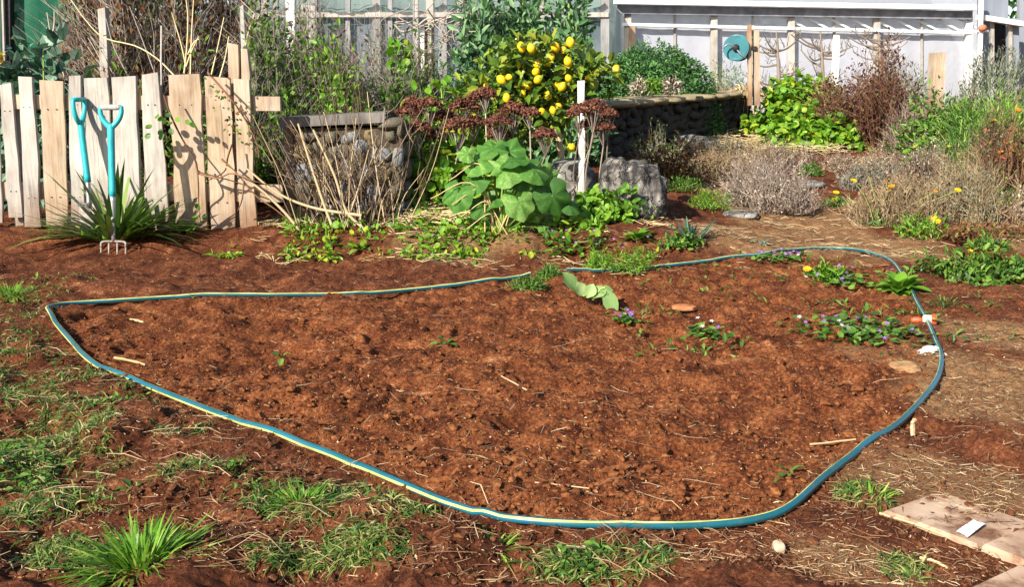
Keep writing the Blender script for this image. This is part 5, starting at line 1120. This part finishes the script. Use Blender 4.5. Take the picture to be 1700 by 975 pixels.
# ------------------------------------------------------------------ foreground grass and weeds
tuft('grass_tuft', 'large bright green grass tuft at the lower left', 'grass', G(235, 952), .06, 480, .16, .0070, L_grass, 1.25, .45)
for px, py, n, L, r, lb in ((500, 850, 170, .07, .06, 'small bright grass tuft left of the buried hose'), (1445, 830, 150, .06, .05, 'weedy green tuft below the right curve of the hose'), (330, 800, 90, .06, .05, 'little grass tuft on dark soil inside the lower left'), (815, 908, 80, .07, .04, 'grass tuft just under the front of the hose'), (20, 500, 200, .10, .08, 'grass tuft at the left edge level with the rear hose')):
    tuft('grass_tuft', lb, 'grass', G(px, py), r, n, L, .0048, L_grass, 1.3, .5)
for px, py, n, L, lb in ((1310, 803, 5, .05, 'tiny green seedling inside the right front of the bed'), (466, 596, 3, .06, 'single upright green leaf in the bed left of centre'), (740, 572, 7, .07, 'small weed lying in the bed centre'), (600, 420, 9, .10, 'broad-leaved seedling at the back edge of the bare strip'), (220, 825, 7, .05, 'little leafy seedling above the bright grass tuft'), (320, 500, 4, .04, 'tiny seedling beside the rear hose')):
    rosette('seedling', lb, 'plant', G(px, py), n, L, L * .45, L_mid, .5)
def groundcover():
    n = 190000; x, y, px, py = scatter(n, -20, 1720, 440, 975, .85); m = blob(x, y, GRASSP); k = (rng.random(n) < m ** 1.3 * sst(-.25, .18, vn(x * 14, y * 14, 33) + .6 * vn(x * 40, y * 40, 34))) & (bedmask(x, y) < .1); x, y = x[k], y[k]; k = len(x)
    g = Geo(); D = nrm(runit(k) * [1, 1, .4] + UP * rng.uniform(.1, .8, (k, 1))); leaves(g, np.stack([x, y, hfull(x, y)], 1), D, nrm(UP + runit(k) * .5), rng.uniform(.02, .06, k), rng.uniform(.0022, .0046, k), 'blade', .1, None, .5)
    g.build('lawn_grass', L_dgrass, kind='stuff', label='sparse green and dry grass on the soil outside the hose', category='grass')
    n = 24000; x, y, px, py = scatter(n, -20, 1000, 470, 975, .85); m = blob(x, y, [(p[0], p[1], p[2] * .8, p[3] * .8) for p in GRASSP[:12]]); k = (rng.random(n) < m * .6) & (bedmask(x, y) < .1) & (vn(x * 6, y * 6, 31) > .0); x, y = x[k], y[k]; k = len(x)
    g = Geo(); leaves(g, np.stack([x, y, hfull(x, y) + rng.uniform(.003, .02, k)], 1), runit(k) * [1, 1, .3], UP + runit(k) * .5, rng.uniform(.012, .03, k), rng.uniform(.008, .018, k), 'leaf', .1)
    g.build('lawn_weeds', L_mid, kind='stuff', label='small leafy weeds scattered through the sparse grass', category='weeds')
    # strip of weeds along the back border
    n = 11000; x, y, px, py = scatter(n, 80, 1120, 378, 436); k = (vn(x * 2.5, y * 4, 41) + .5 > .86 - .44 * ((px > 470) & (px < 1000))) ; x, y = x[k], y[k]; k = len(x)
    g = Geo(); leaves(g, np.stack([x, y, tz(x, y) + rng.uniform(.0, .05, k)], 1), nrm(runit(k) + UP * .3), UP + runit(k) * .6, rng.uniform(.02, .055, k), rng.uniform(.010, .03, k), 'leaf', .15)
    k2 = 700; x, y, px, py = scatter(k2, 540, 1000, 385, 432); leaves(g, np.stack([x, y, tz(x, y) + rng.uniform(.01, .09, k2)], 1), nrm(runit(k2) + UP * .3), UP + runit(k2) * .6, rng.uniform(.025, .06, k2), rng.uniform(.02, .05, k2), 'round', .1)
    g.build('border_weeds', L_nast, kind='stuff', label='low bright green weeds along the back border', category='weeds')
groundcover()
def sprigs():
    n = 1500; x, y, px, py = scatter(n, 1040, 1700, 430, 600); k = vn(x * 7, y * 7, 51) + .6 * vn(x * 25, y * 25, 52) > .16; x, y = x[k], y[k]; k = len(x)
    g = Geo(); leaves(g, np.stack([x, y, hfull(x, y) + rng.uniform(.0, .02, k)], 1), nrm(runit(k) + UP * .4), UP + runit(k) * .6, rng.uniform(.018, .045, k), rng.uniform(.006, .018, k), 'leaf', .15)
    g.build('soil_weeds', L_mid, kind='stuff', label='small scattered weeds around the violets and the right of the bed', category='weeds')
sprigs()
def litter(name, label, n, reg, msk, L, W, m, lift=.004, pw=1.0, thr=.5):
    x, y, px, py = scatter(n, *reg, pw); f = msk(x, y); k = rng.random(n) < f; x, y = x[k], y[k]; k = len(x)
    a = rng.uniform(0, 6.283, k); l = L * np.exp(rng.normal(size=k) * .45); d = np.stack([np.cos(a), np.sin(a), rng.normal(size=k) * .12], 1); p = np.stack([x, y, hfull(x, y) + lift], 1)
    mid = p + rng.normal(size=(k, 3)) * (l * .08)[:, None]; g = Geo(); tubes(g, np.stack([p - d * l[:, None] / 2, mid, p + d * l[:, None] / 2], 1), (W * rng.uniform(.6, 1.6, k))[:, None] * np.array([[.8, 1, .6]]), 3, rng.random(k))
    g.build(name, m, kind='stuff', label=label, category='straw')
litter('straw_litter', 'pale straw and stalk litter strewn over the soil', 11000, (-20, 1720, 440, 975), lambda x, y: .06 + .14 * (1 - bedmask(x, y)) + .8 * blob(x, y, DRY), .024, .0007, T_cane, .005)
litter('path_straw', 'dry straw carpeting the path and the back border', 7000, (520, 1720, 222, 460), lambda x, y: .06 + .7 * blob(x, y, DRY), .07, .0015, T_cane, .012)
litter('dry_roots', 'brown roots and grass stems mixed in the soil', 5000, (-20, 1720, 440, 975), lambda x, y: .12 + .6 * (1 - bedmask(x, y)), .045, .0008, T_red, .006)
def flakes():
    n = 16000; x, y, px, py = scatter(n, -10, 1710, 445, 975); k = rng.random(n) < .55 + .45 * blob(x, y, DRY); x, y = x[k], y[k]; k = len(x)
    g = Geo(); leaves(g, np.stack([x, y, hfull(x, y) + .003], 1), runit(k) * [1, 1, .25], UP + runit(k) * .5, .0075 * np.exp(rng.normal(size=k) * .4), .0032 * np.exp(rng.normal(size=k) * .4), 'small', .1)
    g.build('wood_flakes', twigmat('wood_flake', [(0, (.12, .05, .025)), (.5, (.32, .15, .07)), (.85, (.48, .30, .16)), (1, (.66, .52, .34))]), kind='stuff', label='tiny wood flakes and crumbs of mulch all over the soil', category='mulch')
flakes()
litter('dry_grass', 'dry tan grass stems tangled in the sparse lawn', 5000, (-20, 1200, 480, 975), lambda x, y: .05 + .25 * blob(x, y, GRASSP), .06, .0007, T_cane, .012)
def straw_mat(px, py, rx, ry, n, lb):
    x, y, a, b = scatter(n, px - rx, px + rx, py - ry, py + ry); a = rng.uniform(0, 6.283, n); l = rng.uniform(.08, .28, n); p = np.stack([x, y, tz(x, y) + rng.uniform(.0, .09, n)], 1); d = np.stack([np.cos(a), np.sin(a), rng.normal(size=n) * .15], 1)
    g = Geo(); tubes(g, np.stack([p - d * l[:, None] / 2, p + rng.normal(size=(n, 3)) * .01, p + d * l[:, None] / 2], 1), .003, 3, rng.uniform(.4, 1, n)); g.build('straw_mulch', T_straw, kind='stuff', label=lb, category='straw')
straw_mat(1365, 246, 125, 20, 3200, 'pale straw mulch in front of the nasturtium'); straw_mat(1165, 252, 60, 12, 900, 'pale straw mulch round the rounded pale stone'); straw_mat(800, 388, 120, 22, 700, 'pale straw under the squash plant')
# single sticks that stand out
for (a, b, r, lb, m) in (((190, 597), (241, 603), .006, 'pale flat stick lying in the left of the bed', T_straw), ((1345, 733), (1420, 741), .004, 'thin brown stick inside the right of the hose', T_cane), ((832, 630), (880, 655), .003, 'brown twig lying in the middle of the bed', T_cane), ((1515, 735), (1517, 708), .008, 'upright wood chip just outside the right of the hose', T_cane),
                        ((830, 800), (980, 815), .0022, 'long thin root curving near the front of the bed', T_cane), ((1460, 859), (1565, 895), .004, 'long thin stick along the edge of the pavers', T_cane), ((1527, 930), (1573, 946), .004, 'short pale stick below the pavers', T_straw), ((985, 463), (1085, 446), .005, 'pale dry stem beside the carrot-leaved clumps', T_straw), ((215, 529), (238, 531), .006, 'short tan chip near the left end of the rear hose', T_straw)):
    p = G(*a); q = G(*b); p[2] = float(hfull(p[0], p[1])) + r; q[2] = float(hfull(q[0], q[1])) + r
    if 'upright' in lb: q = p + [.004, .01, .045]
    P = spline([p, (p + q) / 2 + [.0, rng.normal() * .006, r * .3], q], 8); P[1:-1] += rng.normal(size=(6, 3)) * r * .12; g = Geo(); tubes(g, P, r * rng.uniform(.7, 1.0, 8), 5, rng.uniform(.3, .75), cap=True); g.build('stick', m, None, origin=p, label=lb, category='stick')
for px, lb in ((1150, 'dim green plants behind the plastic at the left of the greenhouse'), (1340, 'dim green plants behind the plastic in the middle of the greenhouse'), (1520, 'dim green plants behind the plastic at the right of the greenhouse')):
    mound('greenhouse_plant', lb, 'plant', onz(px, 18.2), .9, .4, 1.0, 900, .14, .06, L_mid, 'leaf', T_green, 10, .35, .3)
litter('border_straw', 'dry stems and straw caught in the weeds of the back border', 1700, (430, 1100, 376, 440), lambda x, y: .6 * (vn(x * 3, y * 5, 71) > -.1), .10, .0018, T_straw, .02)
# ------------------------------------------------------------------ far trees that close the view behind the garden
def far_tree(px, Y, w_, h, label, m):
    b = onz(px, Y); b[2] = float(tz(b[0], Y)); o = thing('far_tree', label, 'tree', b, 'trees beyond the garden')
    top = b + [0, 0, h * .8]; g = Geo(); tubes(g, spline([b - [0, 0, .1], b * .5 + top * .5 + rng.normal(size=3) * .15, top], 8), np.linspace(.22, .06, 8), 7, .4)
    for _ in range(9):
        s = b + (top - b) * rng.uniform(.3, .95); e = s + [rng.normal() * w_ * .35, rng.normal() * w_ * .3, rng.uniform(.3, 1.2)]; tubes(g, spline([s, (s + e) / 2, e], 5), np.linspace(.07, .025, 5), 5, .4)
    g.build('trunk', T_grey, o, True)
    g = Geo(); n = 1700; k = 16; cc = b + np.stack([rng.normal(size=k) * w_ * .30, rng.normal(size=k) * w_ * .25, rng.uniform(.15, 1, k) * h], 1); i = rng.integers(0, k, n); d = runit(n) * (rng.random(n) ** .4)[:, None]
    leaves(g, cc[i] + d * [w_ * .28, w_ * .28, h * .16], nrm(d + runit(n)), runit(n) + UP * .6, .34 * rng.uniform(.5, 1.2, n), .17 * rng.uniform(.5, 1.2, n), 'leaf', .2); g.build('crown', m, o)
for i, (px, Y, w_, h) in enumerate(((-120, 24, 7, 6), (180, 23, 6, 5.5), (430, 25, 7, 6), (680, 24, 7, 5.5), (900, 26, 7, 6), (1180, 27, 8, 6), (1450, 28, 8, 6.5), (1750, 24, 8, 7))):
    far_tree(px, Y, w_, h, ('dark tree beyond the green screen at far left', 'tree beyond the brown hedge', 'tree beyond the left of the net house', 'tree beyond the middle of the net house', 'tree beyond the right of the net house', 'tree behind the left of the greenhouse', 'tree behind the right of the greenhouse', 'tree behind the shed')[i], L_mid if i % 2 else L_dark)
